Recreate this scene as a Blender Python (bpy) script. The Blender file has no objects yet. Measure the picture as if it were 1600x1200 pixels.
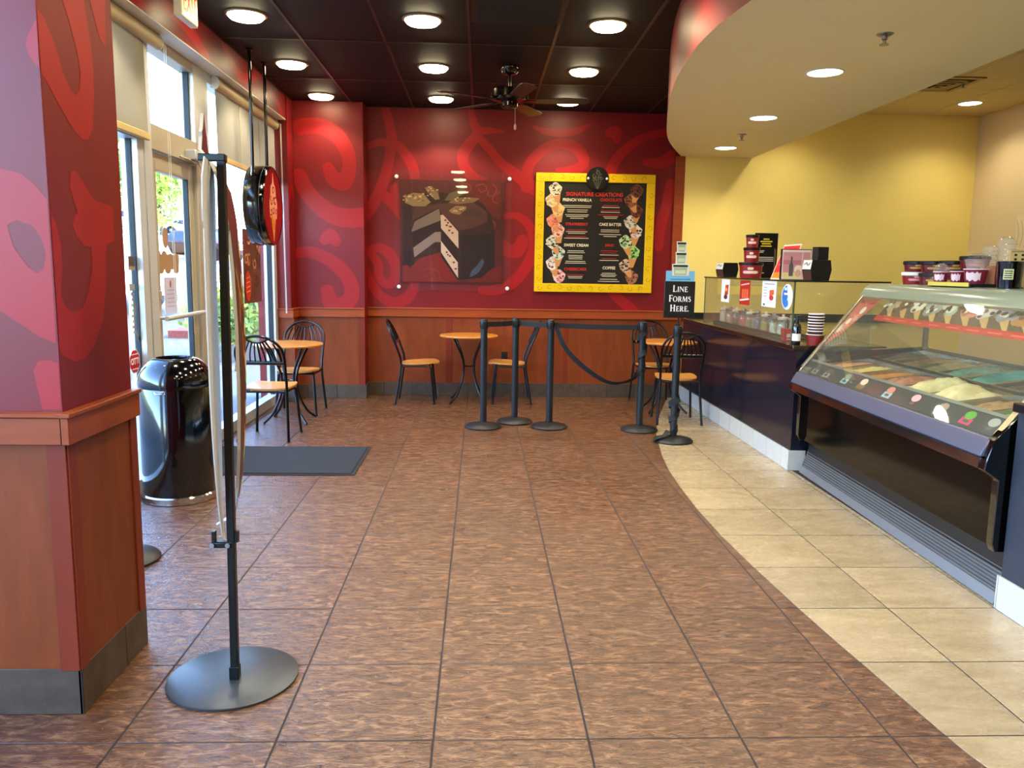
import bpy, bmesh, math, random
from mathutils import Vector, Matrix, noise
from mathutils.geometry import tessellate_polygon
random.seed(7)
S = bpy.context.scene
COL = S.collection
PI = math.pi
R = math.radians

# ------------------------------------------------------------------ camera, world, exposure
cam = bpy.data.cameras.new('camera')
cam.sensor_width = 36.0
cam.lens = 1251.75 / 1600 * 36.0
cam.clip_start = 0.05
cam.clip_end = 400
camera = bpy.data.objects.new('camera', cam)
COL.objects.link(camera)
def aim(h, pitch, yaw, roll):
    cy, sy, cp, sp = math.cos(yaw), math.sin(yaw), math.cos(pitch), math.sin(pitch)
    f = Vector((sy*cp, cy*cp, -sp)); r = Vector((cy, -sy, 0)); u = r.cross(f)
    r2 = r*math.cos(roll) + u*math.sin(roll); u2 = u*math.cos(roll) - r*math.sin(roll)
    m = Matrix((r2, u2, -f)).transposed().to_4x4()
    m.translation = Vector((0, 0, h))
    return m
camera.matrix_world = aim(1.52913, 0.14428694, 0.04095328, 0.01541327)
S.camera = camera

world = bpy.data.worlds.new('sky')
S.world = world
world.use_nodes = True
wn = world.node_tree
wn.nodes.clear()
w_out = wn.nodes.new('ShaderNodeOutputWorld')
w_bg = wn.nodes.new('ShaderNodeBackground')
w_sky = wn.nodes.new('ShaderNodeTexSky')
w_sky.sky_type = 'NISHITA'
w_sky.sun_disc = False
w_sky.sun_elevation = R(32)
w_sky.sun_rotation = R(75)
w_sky.dust_density = 1.0
w_bg.inputs['Strength'].default_value = 3.6
w_tint = wn.nodes.new('ShaderNodeVectorMath'); w_tint.operation = 'MULTIPLY'; w_tint.inputs[1].default_value = (.80, .95, 1.18)   # white balance set for the warm lamps
wn.links.new(w_sky.outputs[0], w_tint.inputs[0])
wn.links.new(w_tint.outputs[0], w_bg.inputs[0])
wn.links.new(w_bg.outputs[0], w_out.inputs[0])

sun = bpy.data.lights.new('sun', 'SUN')
sun.energy = 7.0
sun.angle = R(1.0)
sun.color = (1, .93, .82)
sun_o = bpy.data.objects.new('sun', sun)
COL.objects.link(sun_o)
sun_o.rotation_euler = (R(14), R(56), 0)

S.view_settings.view_transform = 'Standard'
S.view_settings.look = 'None'
S.view_settings.gamma = 1
S.view_settings.use_curve_mapping = False
S.view_settings.exposure = -0.08
CAN_W, SOFFIT_W, KITCHEN_W = 90.0, 64.0, 62.0          # watts of the three kinds of lamp
CAN_COL, SOFFIT_COL = (1.0, .87, .66), (1.0, .92, .74)

# ------------------------------------------------------------------ materials
def lin(c):
    return tuple((x/12.92 if x <= .04045 else ((x+.055)/1.055)**2.4) for x in c)
_mats = {}
def mat(name, rgb, rough=.5, metal=0.0, spec=.5, coat=0.0, var=0.0, scale=6.0, stretch=(1, 1, 1), bump=0.0, bscale=60.0,
        emit=0.0, sheen=0.0, rvar=0.0, detail=6, obj_rand=0.0, rgb2=None, alpha=1.0):
    if name in _mats:
        return _mats[name]
    m = bpy.data.materials.new(name)
    _mats[name] = m
    m.use_nodes = True
    nt = m.node_tree
    b = nt.nodes['Principled BSDF']
    c = lin(rgb)
    b.inputs['Base Color'].default_value = (*c, 1)
    b.inputs['Roughness'].default_value = rough
    b.inputs['Metallic'].default_value = metal
    b.inputs['Specular IOR Level'].default_value = spec
    b.inputs['Coat Weight'].default_value = coat
    b.inputs['Coat Roughness'].default_value = .08
    m.diffuse_color = (*c, 1)
    if emit:
        b.inputs['Emission Color'].default_value = (*c, 1)
        b.inputs['Emission Strength'].default_value = emit
    if var or bump or rvar or rgb2 or obj_rand:
        geo = nt.nodes.new('ShaderNodeNewGeometry')
        mp = nt.nodes.new('ShaderNodeMapping')
        mp.inputs['Scale'].default_value = stretch
        nt.links.new(geo.outputs['Position'], mp.inputs['Vector'])
        vec = mp.outputs[0]
        if obj_rand:
            oi = nt.nodes.new('ShaderNodeObjectInfo')
            mul = nt.nodes.new('ShaderNodeVectorMath'); mul.operation = 'SCALE'
            mul.inputs[0].default_value = (37, 91, 53)
            nt.links.new(oi.outputs['Random'], mul.inputs['Scale'])
            ad = nt.nodes.new('ShaderNodeVectorMath'); ad.operation = 'ADD'
            nt.links.new(vec, ad.inputs[0]); nt.links.new(mul.outputs[0], ad.inputs[1])
            vec = ad.outputs[0]
        nz = nt.nodes.new('ShaderNodeTexNoise')
        nz.inputs['Scale'].default_value = scale
        nz.inputs['Detail'].default_value = detail
        nz.inputs['Roughness'].default_value = .62
        nt.links.new(vec, nz.inputs['Vector'])
        cr = nt.nodes.new('ShaderNodeValToRGB')
        if rgb2:
            lo, hi = lin(rgb), lin(rgb2)
        else:
            lo = tuple(x*(1-var) for x in c); hi = tuple(min(1, x*(1+var)) for x in c)
        cr.color_ramp.elements[0].position = .32
        cr.color_ramp.elements[1].position = .68
        cr.color_ramp.elements[0].color = (*lo, 1)
        cr.color_ramp.elements[1].color = (*hi, 1)
        nt.links.new(nz.outputs['Fac'], cr.inputs[0])
        colr = cr.outputs[0]
        if obj_rand:
            hs = nt.nodes.new('ShaderNodeHueSaturation')
            mr = nt.nodes.new('ShaderNodeMapRange')
            mr.inputs['To Min'].default_value = 1-obj_rand
            mr.inputs['To Max'].default_value = 1+obj_rand
            nt.links.new(oi.outputs['Random'], mr.inputs['Value'])
            nt.links.new(mr.outputs[0], hs.inputs['Value'])
            nt.links.new(colr, hs.inputs['Color'])
            colr = hs.outputs[0]
        nt.links.new(colr, b.inputs['Base Color'])
        if rvar:
            mr2 = nt.nodes.new('ShaderNodeMapRange')
            mr2.inputs['From Min'].default_value = .3; mr2.inputs['From Max'].default_value = .7
            mr2.inputs['To Min'].default_value = rough-rvar
            mr2.inputs['To Max'].default_value = rough+rvar
            nt.links.new(nz.outputs['Fac'], mr2.inputs['Value'])
            nt.links.new(mr2.outputs[0], b.inputs['Roughness'])
        if bump:
            nb = nt.nodes.new('ShaderNodeTexNoise')
            nb.inputs['Scale'].default_value = bscale
            nb.inputs['Detail'].default_value = 4
            nt.links.new(vec, nb.inputs['Vector'])
            bp = nt.nodes.new('ShaderNodeBump')
            bp.inputs['Strength'].default_value = bump
            bp.inputs['Distance'].default_value = .01
            nt.links.new(nb.outputs['Fac'], bp.inputs['Height'])
            nt.links.new(bp.outputs[0], b.inputs['Normal'])
    return m

def glass_mat(name, tint=(1, 1, 1), gloss=1.0, haze=0.0, hazecol=(.8, .8, .75)):
    m = bpy.data.materials.new(name); _mats[name] = m
    m.use_nodes = True
    nt = m.node_tree; nt.nodes.clear()
    o = nt.nodes.new('ShaderNodeOutputMaterial')
    t = nt.nodes.new('ShaderNodeBsdfTransparent'); t.inputs[0].default_value = (*tint, 1)
    g = nt.nodes.new('ShaderNodeBsdfGlossy'); g.inputs['Roughness'].default_value = 0.02
    lw = nt.nodes.new('ShaderNodeLayerWeight'); lw.inputs['Blend'].default_value = .5
    pw = nt.nodes.new('ShaderNodeMath'); pw.operation = 'POWER'; pw.inputs[1].default_value = 5.0
    mu = nt.nodes.new('ShaderNodeMath'); mu.operation = 'MULTIPLY_ADD'; mu.use_clamp = True
    mu.inputs[1].default_value = .95*gloss; mu.inputs[2].default_value = .035*gloss      # Schlick, for thin panes
    mx = nt.nodes.new('ShaderNodeMixShader')
    nt.links.new(lw.outputs['Facing'], pw.inputs[0]); nt.links.new(pw.outputs[0], mu.inputs[0]); nt.links.new(mu.outputs[0], mx.inputs[0])
    nt.links.new(t.outputs[0], mx.inputs[1]); nt.links.new(g.outputs[0], mx.inputs[2])
    last = mx.outputs[0]
    if haze:
        d = nt.nodes.new('ShaderNodeBsdfDiffuse'); d.inputs[0].default_value = (*hazecol, 1)
        m2 = nt.nodes.new('ShaderNodeMixShader'); m2.inputs[0].default_value = haze
        nt.links.new(last, m2.inputs[1]); nt.links.new(d.outputs[0], m2.inputs[2]); last = m2.outputs[0]
    nt.links.new(last, o.inputs[0])
    return m

def tile_mat(name, dark, mid, light, rough, scale, bump, stretch):
    m = bpy.data.materials.new(name); _mats[name] = m
    m.use_nodes = True
    nt = m.node_tree; N = nt.nodes.new; L = nt.links.new
    b = nt.nodes['Principled BSDF']
    geo = N('ShaderNodeNewGeometry'); oi = N('ShaderNodeObjectInfo')
    mp = N('ShaderNodeMapping'); mp.inputs['Scale'].default_value = stretch
    L(geo.outputs['Position'], mp.inputs['Vector'])
    mul = N('ShaderNodeVectorMath'); mul.operation = 'SCALE'; mul.inputs[0].default_value = (41, 77, 13)
    L(oi.outputs['Random'], mul.inputs['Scale'])
    ad = N('ShaderNodeVectorMath'); L(mp.outputs[0], ad.inputs[0]); L(mul.outputs[0], ad.inputs[1])
    n1 = N('ShaderNodeTexNoise'); n1.inputs['Scale'].default_value = scale; n1.inputs['Detail'].default_value = 9
    n1.inputs['Roughness'].default_value = .66; n1.inputs['Distortion'].default_value = .8
    L(ad.outputs[0], n1.inputs['Vector'])
    cr = N('ShaderNodeValToRGB'); e = cr.color_ramp.elements
    e[0].position = .31; e[0].color = (*lin(dark), 1); e[1].position = .71; e[1].color = (*lin(light), 1)
    k = e.new(.5); k.color = (*lin(mid), 1)
    L(n1.outputs['Fac'], cr.inputs[0])
    hs = N('ShaderNodeHueSaturation'); mr = N('ShaderNodeMapRange')
    mr.inputs['To Min'].default_value = .90; mr.inputs['To Max'].default_value = 1.08
    L(oi.outputs['Random'], mr.inputs['Value']); L(mr.outputs[0], hs.inputs['Value']); L(cr.outputs[0], hs.inputs['Color'])
    L(hs.outputs[0], b.inputs['Base Color'])
    n2 = N('ShaderNodeTexNoise'); n2.inputs['Scale'].default_value = scale*2.2; n2.inputs['Detail'].default_value = 5
    n2.inputs['Distortion'].default_value = 2.0
    L(ad.outputs[0], n2.inputs['Vector'])
    r2 = N('ShaderNodeMapRange'); r2.inputs['To Min'].default_value = rough-.07; r2.inputs['To Max'].default_value = rough+.12
    L(n2.outputs['Fac'], r2.inputs['Value']); L(r2.outputs[0], b.inputs['Roughness'])
    bp = N('ShaderNodeBump'); bp.inputs['Strength'].default_value = bump; bp.inputs['Distance'].default_value = .012
    L(n2.outputs['Fac'], bp.inputs['Height']); L(bp.outputs[0], b.inputs['Normal'])
    b.inputs['Specular IOR Level'].default_value = 1.0
    return m

RED = mat('dark_red_paint', (.47, .055, .07), .42, spec=.42, var=.06, scale=2.5)
SWIRL = mat('bright_red_paint', (.62, .055, .07), .42, spec=.42)
SWIRL_F = mat('daylit_swirl_red', (.64, .09, .11), .40, spec=.38)  # same swirl paint, with the column front's pink daylight mixed into the colour
WAINS = mat('stained_wood_panel', (.50, .23, .095), .46, spec=.22, var=.16, scale=9, stretch=(1.2, 1.2, .25), bump=.06, bscale=40)
CAP = mat('stained_wood_cap', (.60, .265, .11), .38, spec=.3, var=.18, scale=7, stretch=(.3, .3, 3))
BATTEN = mat('red_wood_batten', (.48, .18, .10), .42, spec=.22, var=.10, scale=9, stretch=(1, 1, .2))
BASET = mat('grey_brown_base_tile', (.30, .245, .195), .5, spec=.3, var=.22, scale=14, obj_rand=.10, bump=.12, bscale=30)
BASEW = mat('white_base_tile', (.74, .735, .70), .30, var=.05, scale=9, obj_rand=.03)
GROUT = mat('grey_grout', (.17, .14, .12), .85, var=.2, scale=30)
BROWN_T = tile_mat('brown_slate_tile', (.26, .145, .08), (.385, .24, .145), (.56, .41, .275), .20, 24.0, .50, (.55, 1.45, 1))
BEIGE_T = tile_mat('beige_stone_tile', (.60, .525, .395), (.66, .585, .45), (.72, .65, .515), .24, 6.0, .06, (.6, 1.5, 1))
BLACKCEIL = mat('black_ceiling_tile', (.048, .040, .039), .62, spec=.3, var=.2, scale=3, obj_rand=.12, bump=.1, bscale=180)
BLACKGRID = mat('black_ceiling_grid', (.17, .115, .105), .4)
BEIGE = mat('warm_beige_paint', (.97, .86, .47), .55, var=.03, scale=2)
SOFFITC = mat('cream_soffit_paint', (.93, .87, .64), .6, var=.02, scale=2)
PEACH = mat('peach_paint', (.88, .77, .58), .55)
WHITEP = mat('white_paint', (.86, .85, .80), .5)
ALU = mat('painted_aluminium', (.74, .70, .60), .38, metal=.25)
ALUW = mat('pale_aluminium', (.82, .84, .84), .35, metal=.3)
GASKET = mat('dark_gasket', (.10, .13, .14), .6)
CHROME = mat('chrome', (.80, .79, .77), .12, metal=1)
STEEL = mat('brushed_steel', (.66, .66, .65), .30, metal=1, bump=.03, bscale=200)
BLACKM = mat('black_metal', (.045, .047, .05), .34, metal=.3)
BLACKG = mat('gloss_black_enamel', (.012, .014, .016), .10, spec=.6, coat=.5)
BLACKP = mat('black_plastic', (.055, .055, .058), .45)
POSTM = mat('black_powder_coat', (.115, .125, .135), .42, metal=.2)
BELT = mat('black_webbing', (.055, .06, .065), .7, bump=.2, bscale=300)
RUBBER = mat('black_rubber', (.03, .03, .03), .7)
CHAIRM = mat('black_chair_tube', (.07, .065, .065), .28, metal=.4)
SEATW = mat('golden_beech_ply', (.80, .55, .27), .30, var=.12, scale=5, stretch=(1, 5, 1), coat=.3)
TABLEW = mat('golden_beech_top', (.80, .52, .23), .28, var=.10, scale=4, stretch=(5, 1, 1), coat=.3)
EDGEB = mat('pale_edge_band', (.78, .58, .32), .4)
MATF = mat('charcoal_mat_pile', (.115, .128, .142), .95, var=.35, scale=90, stretch=(.25, 2, 1), bump=.6, bscale=160)
LAMINATE = mat('black_gloss_laminate', (.085, .09, .135), .14, spec=.35, coat=.1)
NEARLAM = mat('navy_speckled_laminate', (.135, .155, .20), .5, var=.35, scale=140)
CTOP = mat('dark_red_black_counter', (.13, .065, .055), .20, coat=.3, var=.3, scale=60)
CREAMTOP = mat('pale_green_glass_top', (.53, .55, .46), .2, coat=.2)
NOSE = mat('grey_violet_bumper', (.36, .36, .42), .26, metal=.25)
LABELP = mat('dark_label_panel', (.15, .16, .165), .3)
WPLAST = mat('white_plastic', (.90, .89, .85), .35)
CLEARP = glass_mat('clear_plastic', (.97, .97, .96), 1.6, .10, (.9, .9, .88))
WINGLASS = glass_mat('window_glass', (.97, .985, .98), 1.0)
CASEGLASS = glass_mat('display_glass', (.96, .97, .935), 1.2, .025, (.75, .75, .60))
GUARDGLASS = glass_mat('guard_glass', (.95, .955, .91), 1.0, .03, (.72, .68, .50))
ACRYL = glass_mat('acrylic_sheet', (.97, .965, .965), 1.0, .012, (.6, .5, .45))
SHADE = mat('cream_roller_fabric', (.61, .59, .52), .85, bump=.12, bscale=500)
def shade_fabric(m):
    nt = m.node_tree; b = nt.nodes['Principled BSDF']
    tr = nt.nodes.new('ShaderNodeBsdfTranslucent'); tr.inputs[0].default_value = (.75, .70, .58, 1)
    mx = nt.nodes.new('ShaderNodeMixShader'); mx.inputs[0].default_value = .02
    nt.links.new(b.outputs[0], mx.inputs[1]); nt.links.new(tr.outputs[0], mx.inputs[2])
    nt.links.new(mx.outputs[0], nt.nodes['Material Output'].inputs[0])
shade_fabric(SHADE)
LENS = mat('lit_lamp_lens', (1.0, .93, .74), .3, emit=34.0)
LENS2 = mat('lit_downlight', (1.0, .97, .88), .3, emit=9.0)
def ink(c, rough=.5, spec=.4):
    return mat('print_%02x%02x%02x' % tuple(int(max(0, min(1, x))*255) for x in c), c, rough, spec=spec)

# ------------------------------------------------------------------ mesh helpers
class MB:
    def __init__(s):
        s.v = []; s.f = []; s.m = []; s.mats = []
    def mi(s, m):
        if m not in s.mats:
            s.mats.append(m)
        return s.mats.index(m)
    def add(s, vs, fs, m):
        o = len(s.v); k = s.mi(m)
        s.v += [tuple(v) for v in vs]
        for f in fs:
            s.f.append([o+i for i in f]); s.m.append(k)
        return s
    def box(s, x0, x1, y0, y1, z0, z1, m):
        vs = [(x, y, z) for z in (z0, z1) for y in (y0, y1) for x in (x0, x1)]
        return s.add(vs, [(0, 2, 3, 1), (4, 5, 7, 6), (0, 1, 5, 4), (2, 6, 7, 3), (0, 4, 6, 2), (1, 3, 7, 5)], m)
    def prism(s, poly, axis, a0, a1, m):
        # poly in the two axes left over (x,y,z order), extruded along axis
        def p3(p, a):
            q = list(p); q.insert(axis, a); return tuple(q)
        n = len(poly)
        vs = [p3(p, a0) for p in poly] + [p3(p, a1) for p in poly]
        fs = [tuple(range(n))[::-1], tuple(range(n, 2*n))] + [(i, (i+1) % n, n+(i+1) % n, n+i) for i in range(n)]
        return s.add(vs, fs, m)
    def lathe(s, prof, m, n=24, c=(0, 0, 0), sx=1, sy=1):
        vs = []; fs = []
        for r, z in prof:
            for i in range(n):
                a = 2*PI*i/n
                vs.append((c[0]+r*sx*math.cos(a), c[1]+r*sy*math.sin(a), c[2]+z))
        for j in range(len(prof)-1):
            for i in range(n):
                k = (i+1) % n
                fs.append((j*n+i, j*n+k, (j+1)*n+k, (j+1)*n+i))
        if prof[0][0] > 1e-6: fs.append(tuple(range(n))[::-1])
        if prof[-1][0] > 1e-6: fs.append(tuple((len(prof)-1)*n+i for i in range(n)))
        return s.add(vs, fs, m)
    def tube(s, path, r, m, n=8, closed=False, sq=1.0, cap=True):
        P = [Vector(p) for p in path]; k = len(P)
        rs = r if isinstance(r, (list, tuple)) else [r]*k
        T = []
        for i in range(k):
            a = P[(i-1) % k] if (closed or i > 0) else P[i]
            b = P[(i+1) % k] if (closed or i < k-1) else P[i]
            T.append((b-a).normalized())
        ref = Vector((0, 0, 1)) if abs(T[0].z) < .9 else Vector((1, 0, 0))
        N = T[0].cross(ref).normalized()
        vs = []; fs = []
        for i in range(k):
            if i:
                N = (N - T[i]*N.dot(T[i]))
                N = N.normalized() if N.length > 1e-6 else T[i].orthogonal().normalized()
            B = T[i].cross(N)
            for j in range(n):
                a = 2*PI*j/n
                vs.append(P[i] + N*(rs[i]*math.cos(a)) + B*(rs[i]*sq*math.sin(a)))
        for i in range(k if closed else k-1):
            for j in range(n):
                q = (j+1) % n; i2 = (i+1) % k
                fs.append((i*n+j, i*n+q, i2*n+q, i2*n+j))
        if not closed and cap:
            fs.append(tuple(range(n))[::-1]); fs.append(tuple((k-1)*n+j for j in range(n)))
        return s.add(vs, fs, m)
    def strip(s, left, right, m, thick=0.0, nrm=None):
        n = len(left)
        vs = list(left)+list(right)
        return s.add(vs, [(i, i+1, n+i+1, n+i) for i in range(n-1)], m)
    def holed(s, loops, place, m):
        # loops of 2D points (first outer); place maps (a,b) -> xyz
        tri = tessellate_polygon([[Vector((a, b, 0)) for a, b in lp] for lp in loops])
        flat = [p for lp in loops for p in lp]
        return s.add([place(a, b) for a, b in flat], [tuple(t) for t in tri], m)
    def obj(s, name, parent=None, loc=None, rot=None, bevel=0, flat=False, angle=38):
        me = bpy.data.meshes.new(name)
        me.from_pydata([tuple(v) for v in s.v], [], s.f)
        for m in s.mats: me.materials.append(m)
        me.polygons.foreach_set('material_index', s.m)
        me.update()
        bm = bmesh.new(); bm.from_mesh(me)
        if not flat:
            bmesh.ops.recalc_face_normals(bm, faces=bm.faces)
        bm.to_mesh(me); bm.free()
        if not flat:
            me.polygons.foreach_set('use_smooth', [True]*len(me.polygons))
            me.set_sharp_from_angle(angle=R(angle))
        o = bpy.data.objects.new(name, me)
        COL.objects.link(o)
        if parent: o.parent = parent
        if loc: o.location = loc
        if rot: o.rotation_euler = rot
        if bevel:
            b = o.modifiers.new('bevel', 'BEVEL'); b.width = bevel; b.segments = 2; b.limit_method = 'ANGLE'; b.angle_limit = R(40)
        return o

def tag(o, label, cat=None, group=None, kind=None):
    o['label'] = label
    if cat: o['category'] = cat
    if group: o['group'] = group
    if kind: o['kind'] = kind
    return o
def thing(name, label, cat, loc=(0, 0, 0), rz=0.0, group=None):
    o = bpy.data.objects.new(name, None); COL.objects.link(o)
    o.empty_display_size = .1
    o.location = loc; o.rotation_euler = (0, 0, rz)
    return tag(o, label, cat, group)
def struct(o):
    o['kind'] = 'structure'; return o
def shell(name, loc=(0, 0, 0)):
    o = bpy.data.objects.new(name, None); COL.objects.link(o); o.location = loc
    o['kind'] = 'structure'; return o
def dup(root, loc, rz=None, label=None, parent=None):
    c = root.copy(); COL.objects.link(c)
    if parent: c.parent = parent
    if loc is not None: c.location = loc
    if rz is not None: c.rotation_euler = (0, 0, rz)
    if label: c['label'] = label
    for ch in list(root.children):
        dup(ch, None, parent=c)
    return c
def crom(P, n=8, closed=False):
    P = [Vector(p) for p in P]; k = len(P); out = []
    for i in range(k if closed else k-1):
        p0 = P[(i-1) % k] if (closed or i) else P[0]
        p1, p2 = P[i], P[(i+1) % k]
        p3 = P[(i+2) % k] if (closed or i < k-2) else P[-1]
        for j in range(n):
            t = j/n
            out.append(.5*((2*p1)+(p2-p0)*t+(2*p0-5*p1+4*p2-p3)*t*t+(3*p1-p0-3*p2+p3)*t**3))
    if not closed: out.append(P[-1].copy())
    return out
def clip(poly, box):
    x0, x1, y0, y1 = box
    for ax, lim, sg in ((0, x0, 1), (0, x1, -1), (1, y0, 1), (1, y1, -1)):
        out = []
        for i in range(len(poly)):
            a, b = poly[i-1], poly[i]
            da, db = (a[ax]-lim)*sg, (b[ax]-lim)*sg
            if (da >= 0) != (db >= 0):
                t = da/(da-db); out.append((a[0]+(b[0]-a[0])*t, a[1]+(b[1]-a[1])*t))
            if db >= 0: out.append(tuple(b))
        poly = out
        if len(poly) < 3: return []
    return poly
def stroke_quads(pts, ws, n=8):
    P = crom([(a, b, 0) for a, b in pts], n)
    k = len(pts)
    W = []
    for i in range(len(P)):
        t = min(i/n, k-1-1e-6); j = int(t); W.append(ws[j]+(ws[j+1]-ws[j])*(t-j))
    Lf, Rt = [], []
    for i, p in enumerate(P):
        d = (P[min(i+1, len(P)-1)]-P[max(i-1, 0)]); d = d.normalized() if d.length else Vector((1, 0, 0))
        nn = Vector((-d.y, d.x, 0))*W[i]/2
        Lf.append((p.x+nn.x, p.y+nn.y)); Rt.append((p.x-nn.x, p.y-nn.y))
    q = [[Lf[i], Lf[i+1], Rt[i+1], Rt[i]] for i in range(len(P)-1)]
    for e in (0, -1):
        c, r = P[e], W[e]/2
        d = (P[1]-P[0]) if e == 0 else (P[-1]-P[-2])
        a0 = math.atan2(d.y, d.x)+(PI/2 if e == 0 else -PI/2)
        q.append([(c.x+r*math.cos(a0+PI*i/9), c.y+r*math.sin(a0+PI*i/9)) for i in range(10)])
    return q
class Art:
    """flat print on a plane: o + a*u + b*v, each layer a hair in front of the last"""
    def __init__(s, o, u, v, n, step=.0003):
        s.o, s.u, s.v, s.n = Vector(o), Vector(u), Vector(v), Vector(n).normalized()
        s.h = step; s.step = step; s.mb = MB()
    def at(s, a, b):
        return s.o+s.u*a+s.v*b+s.n*s.h
    def poly(s, pts, m, up=True):
        if len(pts) >= 3:
            s.mb.holed([list(pts)], s.at, m)
        s.h += s.step if up else 1e-5
        return s
    def rect(s, a0, a1, b0, b1, m, up=True):
        return s.poly([(a0, b0), (a1, b0), (a1, b1), (a0, b1)], m, up)
    def ell(s, a, b, ra, rb, m, n=18, up=True):
        return s.poly([(a+ra*math.cos(2*PI*i/n), b+rb*math.sin(2*PI*i/n)) for i in range(n)], m, up)
    def stroke(s, pts, w, m, box=None, n=6):
        ws = w if isinstance(w, (list, tuple)) else [w]*len(pts)
        for q in stroke_quads(pts, ws, n):
            if box: q = clip(q, box)
            s.h += 3e-6
            if len(q) >= 3: s.mb.add([s.at(a, b) for a, b in q], [tuple(range(len(q)))], m)
        s.h += s.step
        return s
    def obj(s, name, parent=None):
        return s.mb.obj(name, parent, flat=True)
def text_obj(body, size, m, o, u, v, parent, name='lettering', align='CENTER', ext=.0006, width=None, bold=0.0):
    cu = bpy.data.curves.new(name, 'FONT')
    cu.body = body; cu.size = size; cu.align_x = align; cu.align_y = 'CENTER'; cu.extrude = ext; cu.resolution_u = 2
    cu.offset = bold
    t = bpy.data.objects.new(name, cu); COL.objects.link(t)
    bpy.context.view_layer.update()
    me = bpy.data.meshes.new_from_object(t.evaluated_get(bpy.context.evaluated_depsgraph_get()))
    bpy.data.objects.remove(t); bpy.data.curves.remove(cu)
    if width and len(me.vertices):
        xs = [q.co.x for q in me.vertices]; sc = width/max(1e-6, max(xs)-min(xs))
        for q in me.vertices: q.co.x *= sc
    me.materials.clear(); me.materials.append(m)
    ob = bpy.data.objects.new(name, me); COL.objects.link(ob)
    u, v = Vector(u).normalized(), Vector(v).normalized()
    mm = Matrix((u, v, u.cross(v))).transposed().to_4x4(); mm.translation = Vector(o)
    if parent:
        ob.parent = parent
    ob.matrix_local = mm
    return ob
def spot(name, parent, loc, watts, col, size=124, blend=.35, rad=.07, rot=(0, 0, 0)):
    l = bpy.data.lights.new(name, 'SPOT'); l.energy = watts; l.color = col
    l.spot_size = R(size); l.spot_blend = blend; l.shadow_soft_size = rad
    o = bpy.data.objects.new(name, l); COL.objects.link(o); o.parent = parent; o.location = loc; o.rotation_euler = rot
    return o

# ---- outlines of the painted and printed designs, in metres on their own walls
BACK_STROKES = [([(-1.095,3.292),(-1.055,3.134),(-1.026,2.955),(-1.054,2.774),(-1.1,2.571),(-1.164,2.387),(-1.249,2.222),(-1.333,2.097)],[0.086,0.103,0.118,0.118,0.118,0.129,0.133,0.129]),([(-1.345,2.858),(-1.221,2.907),(-1.098,2.924),(-0.964,2.886),(-0.851,2.768),(-0.779,2.618),(-0.773,2.435),(-0.811,2.312),(-0.915,2.279),(-0.988,2.349),(-1.008,2.43)],[0.064,0.075,0.086,0.103,0.118,0.118,0.107,0.097,0.086,0.086,0.095]),([(-1.144,2.346),(-1.02,2.246),(-0.916,2.125),(-0.791,1.983)],[0.118,0.129,0.14,0.129]),([(-1.306,1.705),(-1.17,1.732),(-1.044,1.646),(-0.986,1.501),(-1.014,1.353),(-1.11,1.32),(-1.189,1.414),(-1.192,1.54),(-1.296,1.684)],[0.086,0.107,0.133,0.133,0.118,0.107,0.103,0.107,0.086]),([(-1.36,1.537),(-1.278,1.329),(-1.174,1.182),(-1.027,1.1),(-0.878,1.144),(-0.793,1.251),(-0.761,1.378)],[0.086,0.107,0.118,0.129,0.133,0.118,0.097]),([(-0.129,3.294),(-0.097,3.155),(-0.054,3.046),(-0.147,2.913),(-0.219,2.791),(-0.186,2.65),(-0.081,2.55),(0.045,2.491)],[0.064,0.09,0.112,0.129,0.129,0.125,0.112,0.097]),([(-0.054,3.016),(0.082,2.878),(0.23,2.719),(0.4,2.6),(0.548,2.501),(0.697,2.442)],[0.086,0.097,0.103,0.112,0.12,0.129]),([(-0.065,3.056),(0.08,3.079),(0.246,3.071)],[0.086,0.077,0.021]),([(0.26,2.115),(0.407,2.128),(0.535,2.047),(0.612,1.903),(0.616,1.736),(0.524,1.524),(0.377,1.353),(0.186,1.265),(0.015,1.263)],[0.064,0.082,0.103,0.118,0.125,0.133,0.133,0.125,0.097]),([(0.486,1.838),(0.435,1.733),(0.329,1.721),(0.253,1.793)],[0.15,0.161,0.15,0.129]),([(0.521,2.449),(0.538,2.674),(0.65,2.828),(0.826,2.933),(1.015,2.937),(1.154,2.839),(1.168,2.717),(1.043,2.663),(0.874,2.656)],[0.129,0.125,0.118,0.118,0.125,0.133,0.129,0.086,0.043]),([(0.181,2.748),(0.329,2.629),(0.478,2.509),(0.67,2.39)],[0.086,0.097,0.107,0.118]),([(1.487,2.631),(1.566,2.796),(1.709,2.941),(1.895,3.047),(2.124,3.102)],[0.129,0.118,0.107,0.097,0.086]),([(1.906,2.762),(2.055,2.755),(2.2,2.819)],[0.086,0.129,0.161]),([(1.472,3.078),(1.545,3.1),(1.558,3.019)],[0.107,0.129,0.097]),([(2.203,2.522),(2.17,2.294),(2.106,2.042),(2.095,1.79)],[0.118,0.129,0.129,0.097]),([(1.532,1.273),(1.643,1.178),(1.777,1.073),(1.868,0.977)],[0.086,0.118,0.129,0.129]),([(0.592,3.13),(0.739,3.083),(0.927,3.071),(1.094,3.1),(1.218,3.157)],[0.03,0.077,0.095,0.077,0.034])]
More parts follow.
